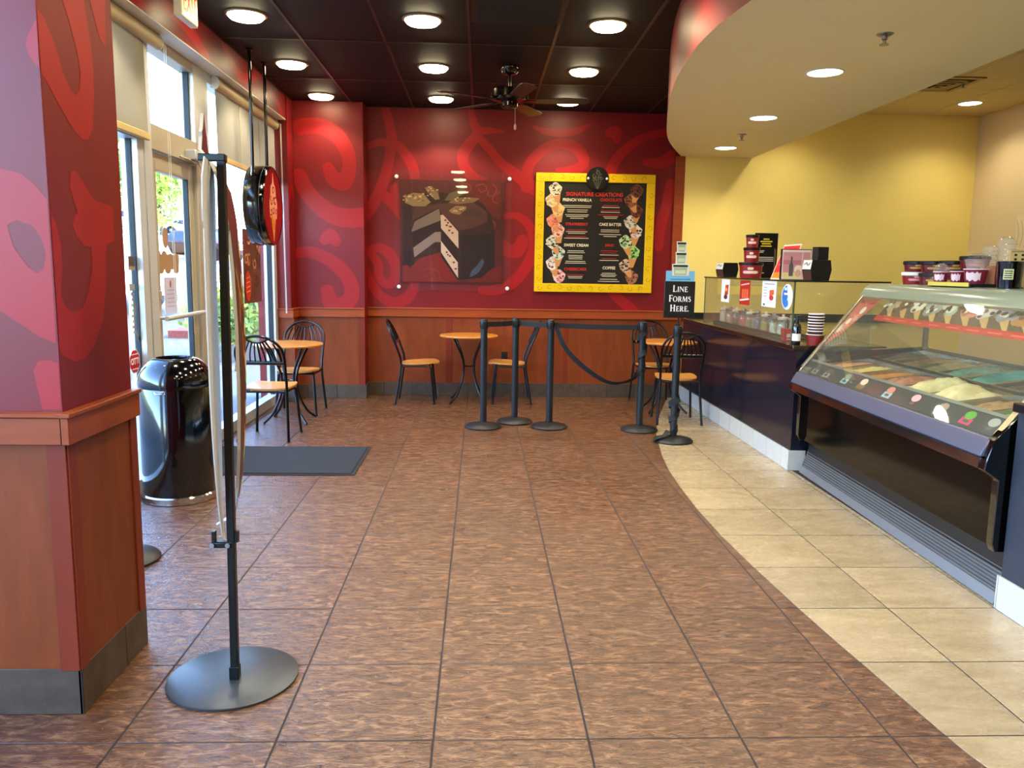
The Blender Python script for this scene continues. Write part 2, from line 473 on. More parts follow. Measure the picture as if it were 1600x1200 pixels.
PILASTER_STROKES = [([(-2.023,3.026),(-1.9,3.045),(-1.757,3.036),(-1.595,2.941),(-1.495,2.773),(-1.472,2.612),(-1.53,2.449),(-1.644,2.477),(-1.708,2.597)],[0.172,0.172,0.172,0.172,0.162,0.151,0.183,0.172,0.129]),([(-2.031,2.5),(-1.936,2.319),(-1.814,2.188),(-1.65,2.079),(-1.484,2.051),(-1.332,2.064)],[0.172,0.183,0.194,0.205,0.211,0.215]),([(-1.759,1.808),(-1.696,1.851),(-1.644,1.8)],[0.118,0.162,0.129]),([(-2.138,1.636),(-1.97,1.67),(-1.804,1.631),(-1.638,1.529),(-1.494,1.364),(-1.464,1.195),(-1.561,1.077),(-1.698,1.097),(-1.738,1.234)],[0.108,0.125,0.138,0.151,0.164,0.172,0.183,0.183,0.151])]
PILLAR_FRONT = [[(-1.344,2.251),(-1.362,2.225),(-1.377,2.201),(-1.383,2.177),(-1.377,2.146),(-1.365,2.126),(-1.344,2.108)],[(-1.6,1.792),(-1.484,1.808),(-1.427,1.796),(-1.387,1.764),(-1.349,1.716),(-1.351,1.267),(-1.403,1.289),(-1.46,1.329),(-1.517,1.367),(-1.628,1.459)],[(-1.409,1.053),(-1.419,1.116),(-1.429,1.178),(-1.413,1.209),(-1.379,1.215),(-1.349,1.203),(-1.349,1.054)]]
PILLAR_FRONT_HOLE = [(-1.477,1.636),(-1.447,1.652),(-1.399,1.635),(-1.375,1.596),(-1.366,1.547),(-1.375,1.503),(-1.396,1.489),(-1.424,1.51),(-1.463,1.569)]
PILLAR_SIDE = [[(2.604,2.28),(2.635,2.273),(2.691,2.217),(2.739,2.133),(2.785,2.079),(2.814,2.071),(2.842,2.095),(2.858,2.15),(2.841,2.217),(2.808,2.288),(2.767,2.354),(2.911,2.399),(2.932,2.313),(2.951,2.213),(2.946,2.096),(2.923,1.985),(2.885,1.94),(2.848,1.935),(2.79,1.953),(2.705,2.017),(2.646,2.069),(2.598,2.096)],[(2.953,2.412),(2.983,2.359),(3.014,2.304),(3.056,2.285),(3.072,2.449)],[(2.734,1.772),(2.752,1.819),(2.783,1.826),(2.843,1.783),(2.897,1.74),(3.042,1.727),(3.043,1.605),(2.974,1.587),(2.964,1.548),(2.958,1.457),(2.916,1.322),(2.843,1.237),(2.77,1.201),(2.695,1.198),(2.644,1.219),(2.599,1.245),(2.59,1.69),(2.601,1.681),(2.638,1.644),(2.66,1.574),(2.659,1.503),(2.637,1.422),(2.664,1.38),(2.716,1.36),(2.778,1.374),(2.821,1.427),(2.858,1.503),(2.863,1.579),(2.817,1.58),(2.764,1.609),(2.739,1.649),(2.765,1.682),(2.782,1.685),(2.761,1.723)]]
CAKE = [((0.5,0.11,0.09),[(-0.588,1.707),(-0.47,1.738),(-0.47,1.65),(-0.26,1.357),(-0.26,1.354),(-0.908,1.345),(-0.907,1.525),(-0.781,1.557)]),((0.42,0.1,0.09),[(-0.14,1.356),(0.242,1.362),(0.239,1.543),(0.127,1.511),(0.009,1.421)]),((0.4,0.11,0.08),[(-0.296,2.516),(0.226,2.526),(0.232,2.071),(0.12,2.127),(0.0,2.27),(-0.148,2.34)]),((0.2,0.105,0.085),[(-0.904,2.225),(-0.794,2.328),(-0.53,2.376),(-0.236,2.352),(0.0,2.27),(0.113,2.142),(0.159,1.953),(0.164,1.542),(0.009,1.406),(-0.26,1.38),(-0.47,1.694),(-0.781,1.601),(-0.826,1.541),(-0.907,1.54)]),((0.1,0.085,0.075),[(-0.233,1.888),(0.152,1.924),(0.164,1.542),(0.009,1.406),(-0.23,1.38)]),((0.33,0.19,0.155),[(-0.78,2.198),(-0.471,2.247),(-0.088,2.268),(0.061,2.17),(0.077,2.054),(-0.086,1.978),(-0.248,1.946),(-0.456,2.132),(-0.486,2.203),(-0.795,2.053)]),((0.5,0.42,0.34),[(-0.807,1.919),(-0.765,2.039),(-0.486,2.192),(-0.463,2.059)]),((0.13,0.09,0.08),[(-0.807,1.911),(-0.463,2.056),(-0.463,1.94),(-0.529,1.927),(-0.784,1.74)]),((0.56,0.48,0.42),[(-0.784,1.74),(-0.529,1.924),(-0.463,1.925),(-0.463,1.808),(-0.529,1.81),(-0.771,1.63)]),((0.83,0.69,0.57),[(-0.468,2.117),(-0.438,2.12),(-0.263,1.934),(-0.259,1.738),(-0.463,1.969)]),((0.14,0.09,0.08),[(-0.463,1.966),(-0.259,1.735),(-0.258,1.579),(-0.463,1.838)]),((0.85,0.73,0.62),[(-0.463,1.823),(-0.267,1.579),(-0.263,1.399),(-0.462,1.694)]),((0.12,0.08,0.07),[(-0.462,1.691),(-0.263,1.399),(-0.266,1.375),(-0.455,1.632)]),((0.58,0.47,0.3),[(-0.882,2.326),(-0.779,2.364),(-0.662,2.352),(-0.581,2.259),(-0.647,2.212),(-0.78,2.21),(-0.875,2.247)]),((0.55,0.43,0.28),[(-0.65,2.424),(-0.574,2.444),(-0.501,2.39),(-0.48,2.297),(-0.53,2.286),(-0.611,2.36)]),((0.42,0.35,0.22),[(-0.424,2.284),(-0.368,2.364),(-0.236,2.417),(-0.163,2.397),(-0.236,2.338),(-0.353,2.281)]),((0.5,0.4,0.26),[(-0.383,2.256),(-0.295,2.315),(-0.148,2.325),(-0.015,2.313),(-0.088,2.268),(-0.265,2.244)]),((0.62,0.47,0.28),[(-0.375,2.169),(-0.294,2.224),(-0.176,2.221),(-0.169,2.18),(-0.249,2.124),(-0.338,2.141)]),((0.28,0.18,0.15),[(-0.235,2.136),(-0.161,2.202),(-0.043,2.182),(0.039,2.126),(-0.087,2.109)]),((0.22,0.3,0.36),[(-0.129,1.407),(-0.111,1.478),(-0.037,1.553),(0.014,1.628),(0.04,1.606),(0.03,1.554),(-0.022,1.465),(-0.074,1.434)]),((0.11,0.08,0.07),[(-0.899,1.702),(-0.84,1.747),(-0.781,1.645),(-0.766,1.557),(-0.826,1.512),(-0.892,1.584)])]
CAKE_SPECKS = [(-0.382,2.031),(-0.36,1.988),(-0.412,2.06),(-0.367,1.944),(-0.33,1.916),(-0.397,2.002),(-0.381,1.666),(-0.358,1.652),(-0.313,1.579),(-0.396,1.695),(-0.291,1.505),(-0.345,1.988)]
CAKE_SWIRLS = [[(-0.237,2.467),(-0.163,2.476),(-0.119,2.426),(-0.163,2.382),(-0.2,2.411)],[(-0.06,2.456),(0.028,2.472),(0.058,2.415),(-0.001,2.386),(-0.031,2.421)],[(0.131,2.474),(0.176,2.418),(0.132,2.345),(0.073,2.358),(0.088,2.402)],[(0.206,2.389),(0.147,2.345),(0.133,2.287),(0.193,2.259)],[(0.062,2.01),(0.121,2.069),(0.166,2.012),(0.122,1.967),(0.092,1.996)],[(-0.677,1.47),(-0.588,1.515),(-0.499,1.472),(-0.469,1.384)],[(-0.648,1.411),(-0.573,1.456),(-0.544,1.398),(-0.588,1.367)]]
CONES = [((0.856,2.434),(0.888,2.282),(0.86,0.8,0.66),(0.16,0.12,0.08)),((0.819,2.308),(0.876,2.17),(0.9,0.78,0.58),(0.75,0.62,0.42)),((0.892,2.205),(0.914,2.059),(0.88,0.72,0.46),(0.78,0.6,0.34)),((0.835,2.074),(0.884,1.946),(0.88,0.55,0.42),(0.8,0.25,0.2)),((0.895,1.967),(0.916,1.82),(0.9,0.72,0.66),(0.7,0.15,0.18)),((0.834,1.833),(0.894,1.692),(0.82,0.8,0.7),(0.1,0.09,0.08)),((0.908,1.707),(0.898,1.551),(0.78,0.8,0.72),(0.08,0.1,0.1)),((0.839,1.585),(0.879,1.436),(0.9,0.82,0.76),(0.14,0.08,0.07)),((0.919,1.437),(0.91,1.325),(0.9,0.76,0.7),(0.72,0.12,0.15)),((1.805,2.431),(1.774,2.298),(0.42,0.23,0.15),(0.18,0.08,0.05)),((1.738,2.318),(1.793,2.186),(0.55,0.32,0.2),(0.3,0.14,0.08)),((1.807,2.201),(1.804,2.074),(0.45,0.2,0.13),(0.22,0.09,0.06)),((1.742,2.073),(1.802,1.947),(0.82,0.77,0.68),(0.12,0.09,0.08)),((1.808,1.969),(1.793,1.806),(0.88,0.8,0.76),(0.25,0.12,0.1)),((1.693,1.847),(1.739,1.692),(0.72,0.82,0.6),(0.12,0.14,0.08)),((1.788,1.728),(1.773,1.55),(0.62,0.8,0.42),(0.1,0.22,0.08)),((1.703,1.57),(1.763,1.435),(0.8,0.68,0.56),(0.2,0.12,0.08)),((1.78,1.435),(1.766,1.338),(0.62,0.4,0.28),(0.3,0.16,0.1))]
MENU_TEXT = [('SIGNATURE CREATIONS',(1.313,2.381),0.0492,(0.78,0.16,0.13)),('FRENCH VANILLA',(1.112,2.316),0.0376,(0.93,0.87,0.72)),('CHOCOLATE',(1.509,2.322),0.0376,(0.78,0.16,0.13)),('STRAWBERRY',(1.114,2.04),0.0362,(0.78,0.16,0.13)),('CAKE BATTER',(1.507,2.042),0.0376,(0.93,0.87,0.72)),('SWEET CREAM',(1.115,1.798),0.0362,(0.93,0.87,0.72)),('MINT',(1.507,1.801),0.0348,(0.78,0.16,0.13)),('CHEESECAKE',(1.111,1.521),0.0362,(0.78,0.16,0.13)),('COFFEE',(1.507,1.54),0.0376,(0.93,0.87,0.72))]
MENU_LINES = [(0.952,2.252,1.281,2.258,(0.93,0.87,0.72)),(0.96,2.233,1.274,2.238,(0.93,0.87,0.72)),(0.994,2.203,1.237,2.207,(0.93,0.87,0.72)),(1.001,2.181,1.23,2.185,(0.93,0.87,0.72)),(0.976,2.148,1.248,2.153,(0.93,0.87,0.72)),(0.988,2.129,1.238,2.133,(0.93,0.87,0.72)),(1.035,2.108,1.192,2.111,(0.93,0.87,0.72)),(1.41,2.26,1.596,2.264,(0.78,0.16,0.13)),(1.4,2.238,1.608,2.242,(0.93,0.87,0.72)),(1.393,2.204,1.608,2.208,(0.78,0.16,0.13)),(1.39,2.183,1.612,2.187,(0.93,0.87,0.72)),(1.356,2.152,1.657,2.157,(0.78,0.16,0.13)),(1.421,2.132,1.593,2.135,(0.93,0.87,0.72)),(1.436,2.114,1.58,2.117,(0.93,0.87,0.72)),(1.005,1.975,1.22,1.978,(0.78,0.16,0.13)),(0.988,1.955,1.239,1.959,(0.93,0.87,0.72)),(1.013,1.936,1.214,1.939,(0.93,0.87,0.72)),(0.993,1.9,1.23,1.904,(0.78,0.16,0.13)),(0.97,1.88,1.255,1.885,(0.93,0.87,0.72)),(1.397,1.98,1.613,1.984,(0.93,0.87,0.72)),(1.396,1.959,1.615,1.963,(0.93,0.87,0.72)),(1.377,1.928,1.636,1.932,(0.93,0.87,0.72)),(1.432,1.906,1.583,1.909,(0.93,0.87,0.72)),(1.017,1.734,1.204,1.737,(0.93,0.87,0.72)),(1.007,1.714,1.216,1.717,(0.93,0.87,0.72)),(1.025,1.68,1.191,1.683,(0.93,0.87,0.72)),(1.025,1.662,1.191,1.664,(0.93,0.87,0.72)),(1.029,1.642,1.188,1.645,(0.93,0.87,0.72)),(0.994,1.612,1.225,1.615,(0.93,0.87,0.72)),(0.987,1.592,1.233,1.595,(0.93,0.87,0.72)),(1.402,1.739,1.604,1.742,(0.78,0.16,0.13)),(1.417,1.715,1.59,1.718,(0.78,0.16,0.13)),(1.396,1.692,1.613,1.695,(0.93,0.87,0.72)),(1.416,1.65,1.59,1.652,(0.78,0.16,0.13)),(1.391,1.629,1.616,1.633,(0.93,0.87,0.72)),(1.008,1.457,1.211,1.46,(0.78,0.16,0.13)),(1.023,1.437,1.197,1.44,(0.93,0.87,0.72)),(1.031,1.419,1.19,1.421,(0.93,0.87,0.72)),(1.424,1.48,1.584,1.482,(0.93,0.87,0.72)),(1.41,1.461,1.599,1.464,(0.93,0.87,0.72)),(1.425,1.444,1.585,1.447,(0.93,0.87,0.72)),(1.405,1.41,1.608,1.413,(0.93,0.87,0.72)),(1.38,1.385,1.634,1.389,(0.93,0.87,0.72))]

# ------------------------------------------------------------------ the room
XW, YB, ZC = -2.28, 9.5, 3.31
def curve_x(y):
    P = [(-3.0, 3.6), (-1.0, 2.75), (0.5, 2.12), (1.5, 1.77), (2.35, 1.58), (3.17, 1.497), (3.43, 1.475), (3.94, 1.44), (4.46, 1.417), (4.95, 1.415),
         (5.46, 1.433), (5.97, 1.465), (6.48, 1.525), (6.69, 1.557), (7.37, 1.671), (8.08, 1.844), (9.27, 2.2), (9.6, 2.3)]
    for (a, b), (c, d) in zip(P, P[1:]):
        if y <= c:
            return b+(d-b)*(y-a)/(c-a)
    return P[-1][1]
fl = MB(); fl.box(-2.45, 5.9, -2.6, 9.6, -.12, -.0014, GROUT)
floor = struct(fl.obj('floor'))
T, GX, GY, GAP = .508, -.1396, 2.425, .0036
def tile_piece(mb, i, j, side):
    x0, x1 = max(GX+T*i, -2.27), min(GX+T*(i+1), 2.44)
    y0, y1 = GY+T*j, min(GY+T*(j+1), 9.49)
    if x1-x0 < .03 or y1-y0 < .03: return False
    x0 += GAP; x1 -= GAP; y0 += GAP; y1 -= GAP
    ys = [y0+(y1-y0)*k/6 for k in range(7)]
    g = .0018
    if side == 'brown':
        a = [x0]*7; b = [min(x1, curve_x(y)-g) for y in ys]
    else:
        a = [max(x0, curve_x(y)+g) for y in ys]; b = [x1]*7
    keep = [k for k in range(7) if b[k]-a[k] > .002]
    if len(keep) < 2: return False
    full = (side == 'brown' and min(b) >= x1-1e-6) or (side == 'beige' and max(a) <= x0+1e-6)
    if full: keep = [0, 6]
    poly = [(a[k], ys[k]) for k in keep] + [(b[k], ys[k]) for k in keep[::-1]]
    dz = random.uniform(-.0004, .0004)
    mb.prism(poly, 2, -.006, dz, BROWN_T if side == 'brown' else BEIGE_T)
    return True
far_tiles = MB()
for j in range(-10, 14):
    for i in range(-5, 6):
        for side in ('brown', 'beige'):
            if j >= -1:
                mb = MB()
                if tile_piece(mb, i, j, side):
                    mb.obj('floor_tile', floor, bevel=.0007)
            else:
                tile_piece(far_tiles, i, j, side)
o = far_tiles.obj('tile_field', floor); o['kind'] = 'stuff'

# ceiling: slab, black lay-in tiles and their runners; pale kitchen tiles
mb = MB(); mb.box(-2.45, 5.9, -2.6, 9.6, 3.37, 3.62, BLACKP)
ceiling = struct(mb.obj('ceiling'))
CX = [-2.10, -1.445, -.78, -.105, .565, 1.23, 1.90, 2.57]
CY = [-2.6, -1.42, -.05, 1.32, 2.69, 4.06, 5.43, 6.80, 8.17, 9.5]
for a, b in zip(CX, CX[1:]):
    for c, d in zip(CY, CY[1:]):
        m = MB(); m.box(a+.006, b-.006, c+.006, d-.006, 3.312, 3.325, BLACKCEIL); m.obj('ceiling_tile', ceiling)
for a in CX:
    m = MB(); m.box(a-.011, a+.011, -2.6, 9.5, 3.306, 3.314, BLACKGRID); m.obj('grid_runner', ceiling)
for c in CY[1:]:
    m = MB(); m.box(-2.10, 2.57, c-.011, c+.011, 3.3062, 3.3142, BLACKGRID); m.obj('grid_runner', ceiling)
KCEIL = mat('pale_kitchen_ceiling_tile', (.86, .77, .52), .7, var=.05, scale=30)
KX = [3.14, 3.80, 4.46, 5.12, 5.79]
KY = [-2.6, -1.3, .0, 1.35, 2.70, 4.05, 5.40, 6.75, 8.10, 9.45]
for a, b in zip(KX, KX[1:]):
    for c, d in zip(KY, KY[1:]):
        m = MB(); m.box(a+.003, b-.003, c+.003, d-.003, 3.352, 3.366, KCEIL); m.obj('kitchen_ceiling_tile', ceiling)

# bulkhead over the counter: curved red fascia, cream underside
outer = [(2.30, 9.45), (1.901, 8.355), (1.637, 7.30), (1.381, 6.035), (1.275, 5.145), (1.255, 4.6), (1.30, 4.06), (1.41, 3.4), (1.66, 2.6), (2.05, 1.6), (2.6, .7), (3.135, .15)]
oc = [(p.x, p.y) for p in crom([(a, b, 0) for a, b in outer], 8)]
m = MB()
n = len(oc)
poly = oc + [(3.135, 9.45)]
m.add([(x, y, 2.83) for x, y in poly], [tuple(range(len(poly)))], SOFFITC)
m.add([(x, y, 2.83) for x, y in oc]+[(x, y, 3.37) for x, y in oc], [(i, i+1, n+i+1, n+i) for i in range(n-1)], RED)
m.add([(3.135, .15, 2.83), (3.135, 9.45, 2.83), (3.135, 9.45, 3.37), (3.135, .15, 3.37)], [(0, 1, 2, 3)], SOFFITC)
soffit = struct(m.obj('ceiling_soffit', flat=True))

# back wall with its pilaster, painted swirls, wainscot
m = MB(); m.box(-2.45, 2.42, 9.5, 9.6, -.12, 3.37, RED); wall_back = struct(m.obj('wall_back'))
m = MB(); m.box(-2.09, -1.318, 9.25, 9.499, 0, 3.312, RED); m.obj('pilaster', wall_back, bevel=.002)
h = .0004
for k, (pts, ws) in enumerate(BACK_STROKES):
    a = Art((0, 9.5, 0), (1, 0, 0), (0, 0, 1), (0, -1, 0)); a.h = .0006+.0001*k
    a.stroke(pts, ws, SWIRL, (-1.317, 2.25, 1.03, 3.305)); a.obj('painted_swirl', wall_back)
for k, (pts, ws) in enumerate(PILASTER_STROKES):
    a = Art((0, 9.25, 0), (1, 0, 0), (0, 0, 1), (0, -1, 0)); a.h = .0006+.0001*k
    a.stroke(pts, ws, SWIRL, (-2.085, -1.320, 1.03, 3.305)); a.obj('painted_swirl', wall_back)
def wain_y(x0, x1, y, parent, z0=.158, battens=()):
    # panelling on a face looking towards -y
    edges = [x0]+[v for b in battens for v in b]+[x1]
    for a, b in zip(edges[::2], edges[1::2]):
        if b-a > .01:
            m = MB(); m.box(a, b, y-.008, y, z0, .945, WAINS); m.obj('wainscot_panel', parent)
    for a, b in battens:
        m = MB(); m.box(a, b, y-.014, y, z0, .945, BATTEN); m.obj('batten', parent, bevel=.002)
    m = MB(); m.box(x0-.0, x1+.0, y-.030, y, .940, 1.030, CAP); m.obj('wainscot_cap', parent, bevel=.003)
    m = MB(); m.box(x0-.0, x1+.0, y-.040, y, 1.030, 1.046, CAP); m.obj('cap_bead', parent, bevel=.004)
def wain_x(y0, y1, x, sgn, parent, z0=.158, battens=()):
    edges = [y0]+[v for b in battens for v in b]+[y1]
    q = lambda d: (min(x, x+sgn*d), max(x, x+sgn*d))
    for a, b in zip(edges[::2], edges[1::2]):
        if b-a > .01:
            m = MB(); m.box(*q(.008), a, b, z0, .945, WAINS); m.obj('wainscot_panel', parent)
    for a, b in battens:
        m = MB(); m.box(*q(.014), a, b, z0, .945, BATTEN); m.obj('batten', parent, bevel=.002)
    m = MB(); m.box(*q(.030), y0, y1, .940, 1.030, CAP); m.obj('wainscot_cap', parent, bevel=.003)
    m = MB(); m.box(*q(.040), y0, y1, 1.030, 1.046, CAP); m.obj('cap_bead', parent, bevel=.004)
wain_y(-1.318, 2.42, 9.5, wall_back, battens=((-.40, -.33), (.995, 1.045)))
wain_y(-2.09, -1.318, 9.25, wall_back, battens=((-1.395, -1.320),))
def bases_y(name, x0, x1, y, joints, m_, h=.160):
    e = shell(name)
    xs = [x0]+[j for j in joints if x0+.03 < j < x1-.03]+[x1]
    for a, b in zip(xs, xs[1:]):
        m = MB(); m.box(a+.0025, b-.0025, y-.012, y-.0005, .001, h, m_); m.obj('base_tile', e, bevel=.002)
    m = MB(); m.box(x0, x1, y-.010, y, -.003, h-.002, GROUT); m.obj('grout', e)
    return e
def bases_x(name, y0, y1, x, sgn, joints, m_, h=.160):
    e = shell(name)
    ys = [y0]+[j for j in joints if y0+.03 < j < y1-.03]+[y1]
    q = lambda a, b: (min(x+sgn*a, x+sgn*b), max(x+sgn*a, x+sgn*b))
    for a, b in zip(ys, ys[1:]):
        m = MB(); m.box(*q(.0005, .012), a+.0025, b-.0025, .001, h, m_); m.obj('base_tile', e, bevel=.002)
    m = MB(); m.box(*q(0, .010), y0, y1, -.003, h-.002, GROUT); m.obj('grout', e)
    return e
bases_y('baseboard_back', -1.318, 2.42, 9.5, [-1.138+.3335*k for k in range(12)], BASET)
bases_y('baseboard_pilaster', -2.09, -1.305, 9.25, [-1.98+.334*k for k in range(3)], BASET)
m = MB(); m.box(-1.317, -1.306, 9.25, 9.49, .001, .16, BASET); m.obj('base_tile', bpy.data.objects['baseboard_pilaster'], bevel=.002)
m = MB(); m.box(2.248, 2.356, 9.455, 9.499, 1.046, 2.832, CAP); struct(m.obj('trim_1', bevel=.003))

# left wall: header over the windows, the stub in the far corner
m = MB(); m.box(-2.45, -2.10, -2.6, 8.98, 3.062, 3.37, RED); wall_left = struct(m.obj('wall_left'))
m = MB(); m.box(-2.45, -2.09, 8.98, 9.499, 0, 3.311, RED); m.obj('corner_return', wall_left)
a = Art((-2.0895, 0, 0), (0, 1, 0), (0, 0, 1), (1, 0, 0)); a.stroke([(9.0, 2.2), (9.1, 2.35), (9.2, 2.3), (9.25, 2.1)], .09, SWIRL, (8.985, 9.245, 1.05, 3.3)); a.obj('painted_swirl', wall_left)
HEADSW = mat('tan_red_paint', (.66, .30, .16), .4)
for p, w in (([(5.2, 3.07), (5.6, 3.2), (6.1, 3.18), (6.5, 3.08)], .10), ([(6.9, 3.29), (7.3, 3.14), (7.7, 3.2), (8.0, 3.3)], .09), ([(8.1, 3.09), (8.4, 3.2), (8.7, 3.15), (8.8, 3.09)], .08)):
    a = Art((-2.10, 0, 0), (0, 1, 0), (0, 0, 1), (1, 0, 0)); a.h = .0006; a.stroke(p, w, SWIRL, (3.15, 8.97, 3.066, 3.305)); a.obj('painted_swirl', wall_left)
m = MB(); m.box(-2.28, -2.099, 3.13, 8.979, 3.054, 3.063, WHITEP); m.obj('soffit_board', wall_left)
wain_x(8.98, 9.25, -2.09, 1, wall_left)
wain_y(-2.23, -2.06, 8.98, wall_left)
bases_x('baseboard_left', 8.98, 9.25, -2.09, 1, [], BASET)
o = bases_y('baseboard_return', -2.22, -2.079, 8.98, [], BASET)

# foreground column: boxed pier with wainscot
m = MB(); m.box(-2.45, -1.345, 2.605, 3.118, 0, 3.312, RED); pier = struct(m.obj('wall_column', bevel=.0015))
for k, p in enumerate(PILLAR_FRONT):
    a = Art((0, 2.605, 0), (1, 0, 0), (0, 0, 1), (0, -1, 0)); a.h = .0008
    p = [(min(x, -1.3465), z) for x, z in p]
    if k == 1:
        a.mb.holed([p, PILLAR_FRONT_HOLE], a.at, SWIRL_F)
    else:
        a.poly(p, SWIRL_F)
    a.obj('painted_swirl', pier)
for p in PILLAR_SIDE:
    a = Art((-1.345, 0, 0), (0, 1, 0), (0, 0, 1), (1, 0, 0)); a.h = .0008
    p = [(max(2.607, min(y, 3.116)), min(z, 3.3)) for y, z in p]
    a.poly(p, SWIRL); a.obj('painted_swirl', pier)
wain_y(-2.26, -1.337, 2.605, pier, battens=((-1.402, -1.338),))
wain_x(2.596, 3.118, -1.345, 1, pier, battens=((2.597, 2.65), (3.06, 3.117)))
for z0, z1, d in ((.940, 1.030, .030), (1.030, 1.046, .040)):
    m = MB(); m.box(-1.346, -1.345+d, 2.605-d, 2.60, z0, z1, CAP); m.obj('cap_corner', pier, bevel=.003)
bases_y('baseboard_column', -2.26, -1.334, 2.605, [-1.72], BASET, .165)
bases_x('baseboard_column_side', 2.593, 3.125, -1.345, 1, [2.93], BASET, .165)

# other walls (mostly out of view)
m = MB(); m.box(5.79, 5.90, -2.6, 9.6, -.12, 3.37, PEACH); struct(m.obj('wall_right'))
m = MB(); m.box(2.42, 5.79, 9.45, 9.6, -.12, 3.37, BEIGE); m.box(2.357, 2.4199, 9.45, 9.499, 1.047, 3.37, BEIGE); struct(m.obj('wall_kitchen'))
m = MB(); m.box(-2.45, 5.9, -2.7, -2.6, -.12, 3.37, RED); struct(m.obj('wall_rear'))
m = MB(); m.box(2.44, 5.78, 9.425, 9.449, .94, 1.035, BLACKP); struct(m.obj('trim_2'))

# ------------------------------------------------------------------ shopfront: windows and door
def member(parent, y0, y1, z0, z1, m_, name='frame_member', x0=-2.345, x1=-2.235, bevel=.003):
    m = MB(); m.box(x0, x1, y0, y1, z0, z1, m_); return m.obj(name, parent, bevel=bevel)
def pane(parent, y0, y1, z0, z1, x=-2.29, m_=None):
    m = MB(); m.box(x-.003, x+.003, y0, y1, z0, z1, m_ or WINGLASS); return m.obj('pane', parent)
w1 = shell('window_1')
for y0, y1 in ((3.12, 3.20), (4.30, 4.38)): member(w1, y0, y1, .0, 3.06, ALUW)
member(w1, 5.46, 5.555, 0, 3.06, ALUW)
member(w1, 3.20, 5.46, 0, .10, ALUW); member(w1, 3.20, 5.46, 2.98, 3.06, ALUW); member(w1, 3.2, 5.46, 2.32, 2.42, ALUW)
for y0, y1 in ((3.2, 4.30), (4.38, 5.46)):
    pane(w1, y0, y1, .10, 2.32); pane(w1, y0, y1, 2.42, 2.98)
member(w1, 5.448, 5.462, .1, 3.0, GASKET, 'gasket', -2.31, -2.275, 0)
w4 = shell('window_4')
member(w4, 5.70, 6.56, 2.98, 3.06, ALU); member(w4, 5.70, 6.56, 2.29, 2.46, ALU)
pane(w4, 5.70, 6.56, 2.46, 2.98)
member(w4, 6.535, 6.558, 2.46, 2.98, GASKET, 'gasket', -2.31, -2.27, 0)
d1 = shell('door_1')
member(d1, 5.557, 5.575, 0, 3.06, GASKET, 'gasket', -2.335, -2.25, 0)
member(d1, 5.577, 5.70, 0, 3.06, ALUW, 'door_jamb'); member(d1, 6.56, 6.80, 0, 2.46, ALU, 'door_jamb'); member(d1, 6.56, 6.80, 2.46, 3.06, ALUW, 'door_jamb')
leaf = shell('door_2'); leaf.name = 'door_2'
for y0, y1 in ((5.715, 5.81), (6.45, 6.548)): member(leaf, y0, y1, .015, 2.282, ALU, 'stile', -2.318, -2.262)
member(leaf, 5.81, 6.45, 2.16, 2.282, ALU, 'top_rail', -2.318, -2.262); member(leaf, 5.81, 6.45, .015, .20, ALU, 'bottom_rail', -2.318, -2.262)
pane(leaf, 5.81, 6.45, .20, 2.16)
member(leaf, 6.435, 6.452, .2, 2.16, GASKET, 'gasket', -2.305, -2.27, 0)
m = MB(); m.tube([(-2.205, 5.74, 1.135), (-2.205, 6.52, 1.14)], .017, ALUW, 10)
for y in (5.77, 6.49): m.tube([(-2.262, y, 1.137), (-2.205, y, 1.137)], .012, ALUW, 8)
m.obj('push_bar', leaf)
m = MB(); m.box(-2.262, -2.245, 5.755, 5.785, 1.27, 1.33, ALU); m.obj('lock', leaf, bevel=.003)
m = MB(); m.box(-2.235, -2.15, 6.30, 6.56, 2.30, 2.37, ALUW); m.box(-2.20, -2.185, 6.10, 6.40, 2.285, 2.30, ALU); m.obj('door_closer', d1, bevel=.006)
w2 = shell('window_2')
member(w2, 6.80, 6.88, 0, 3.06, ALUW); member(w2, 8.87, 8.979, 0, 3.06, ALUW)
member(w2, 6.88, 8.87, 0, .10, ALUW); member(w2, 6.88, 8.87, 2.98, 3.06, ALUW)
pane(w2, 6.88, 8.87, .10, 2.98)
member(w2, 8.855, 8.871, .1, 2.98, GASKET, 'gasket', -2.31, -2.262, 0)
w3 = shell('window_3')
for y in (-2.6, -1.0, .75, 2.50): member(w3, y, y+.09, 0, 3.06, ALUW)
for y0, y1 in ((-2.51, -1.0), (-.91, .75), (.84, 2.50)):
    member(w3, y0, y1, 0, .10, ALUW); member(w3, y0, y1, 2.98, 3.06, ALUW); pane(w3, y0, y1, .1, 2.98)

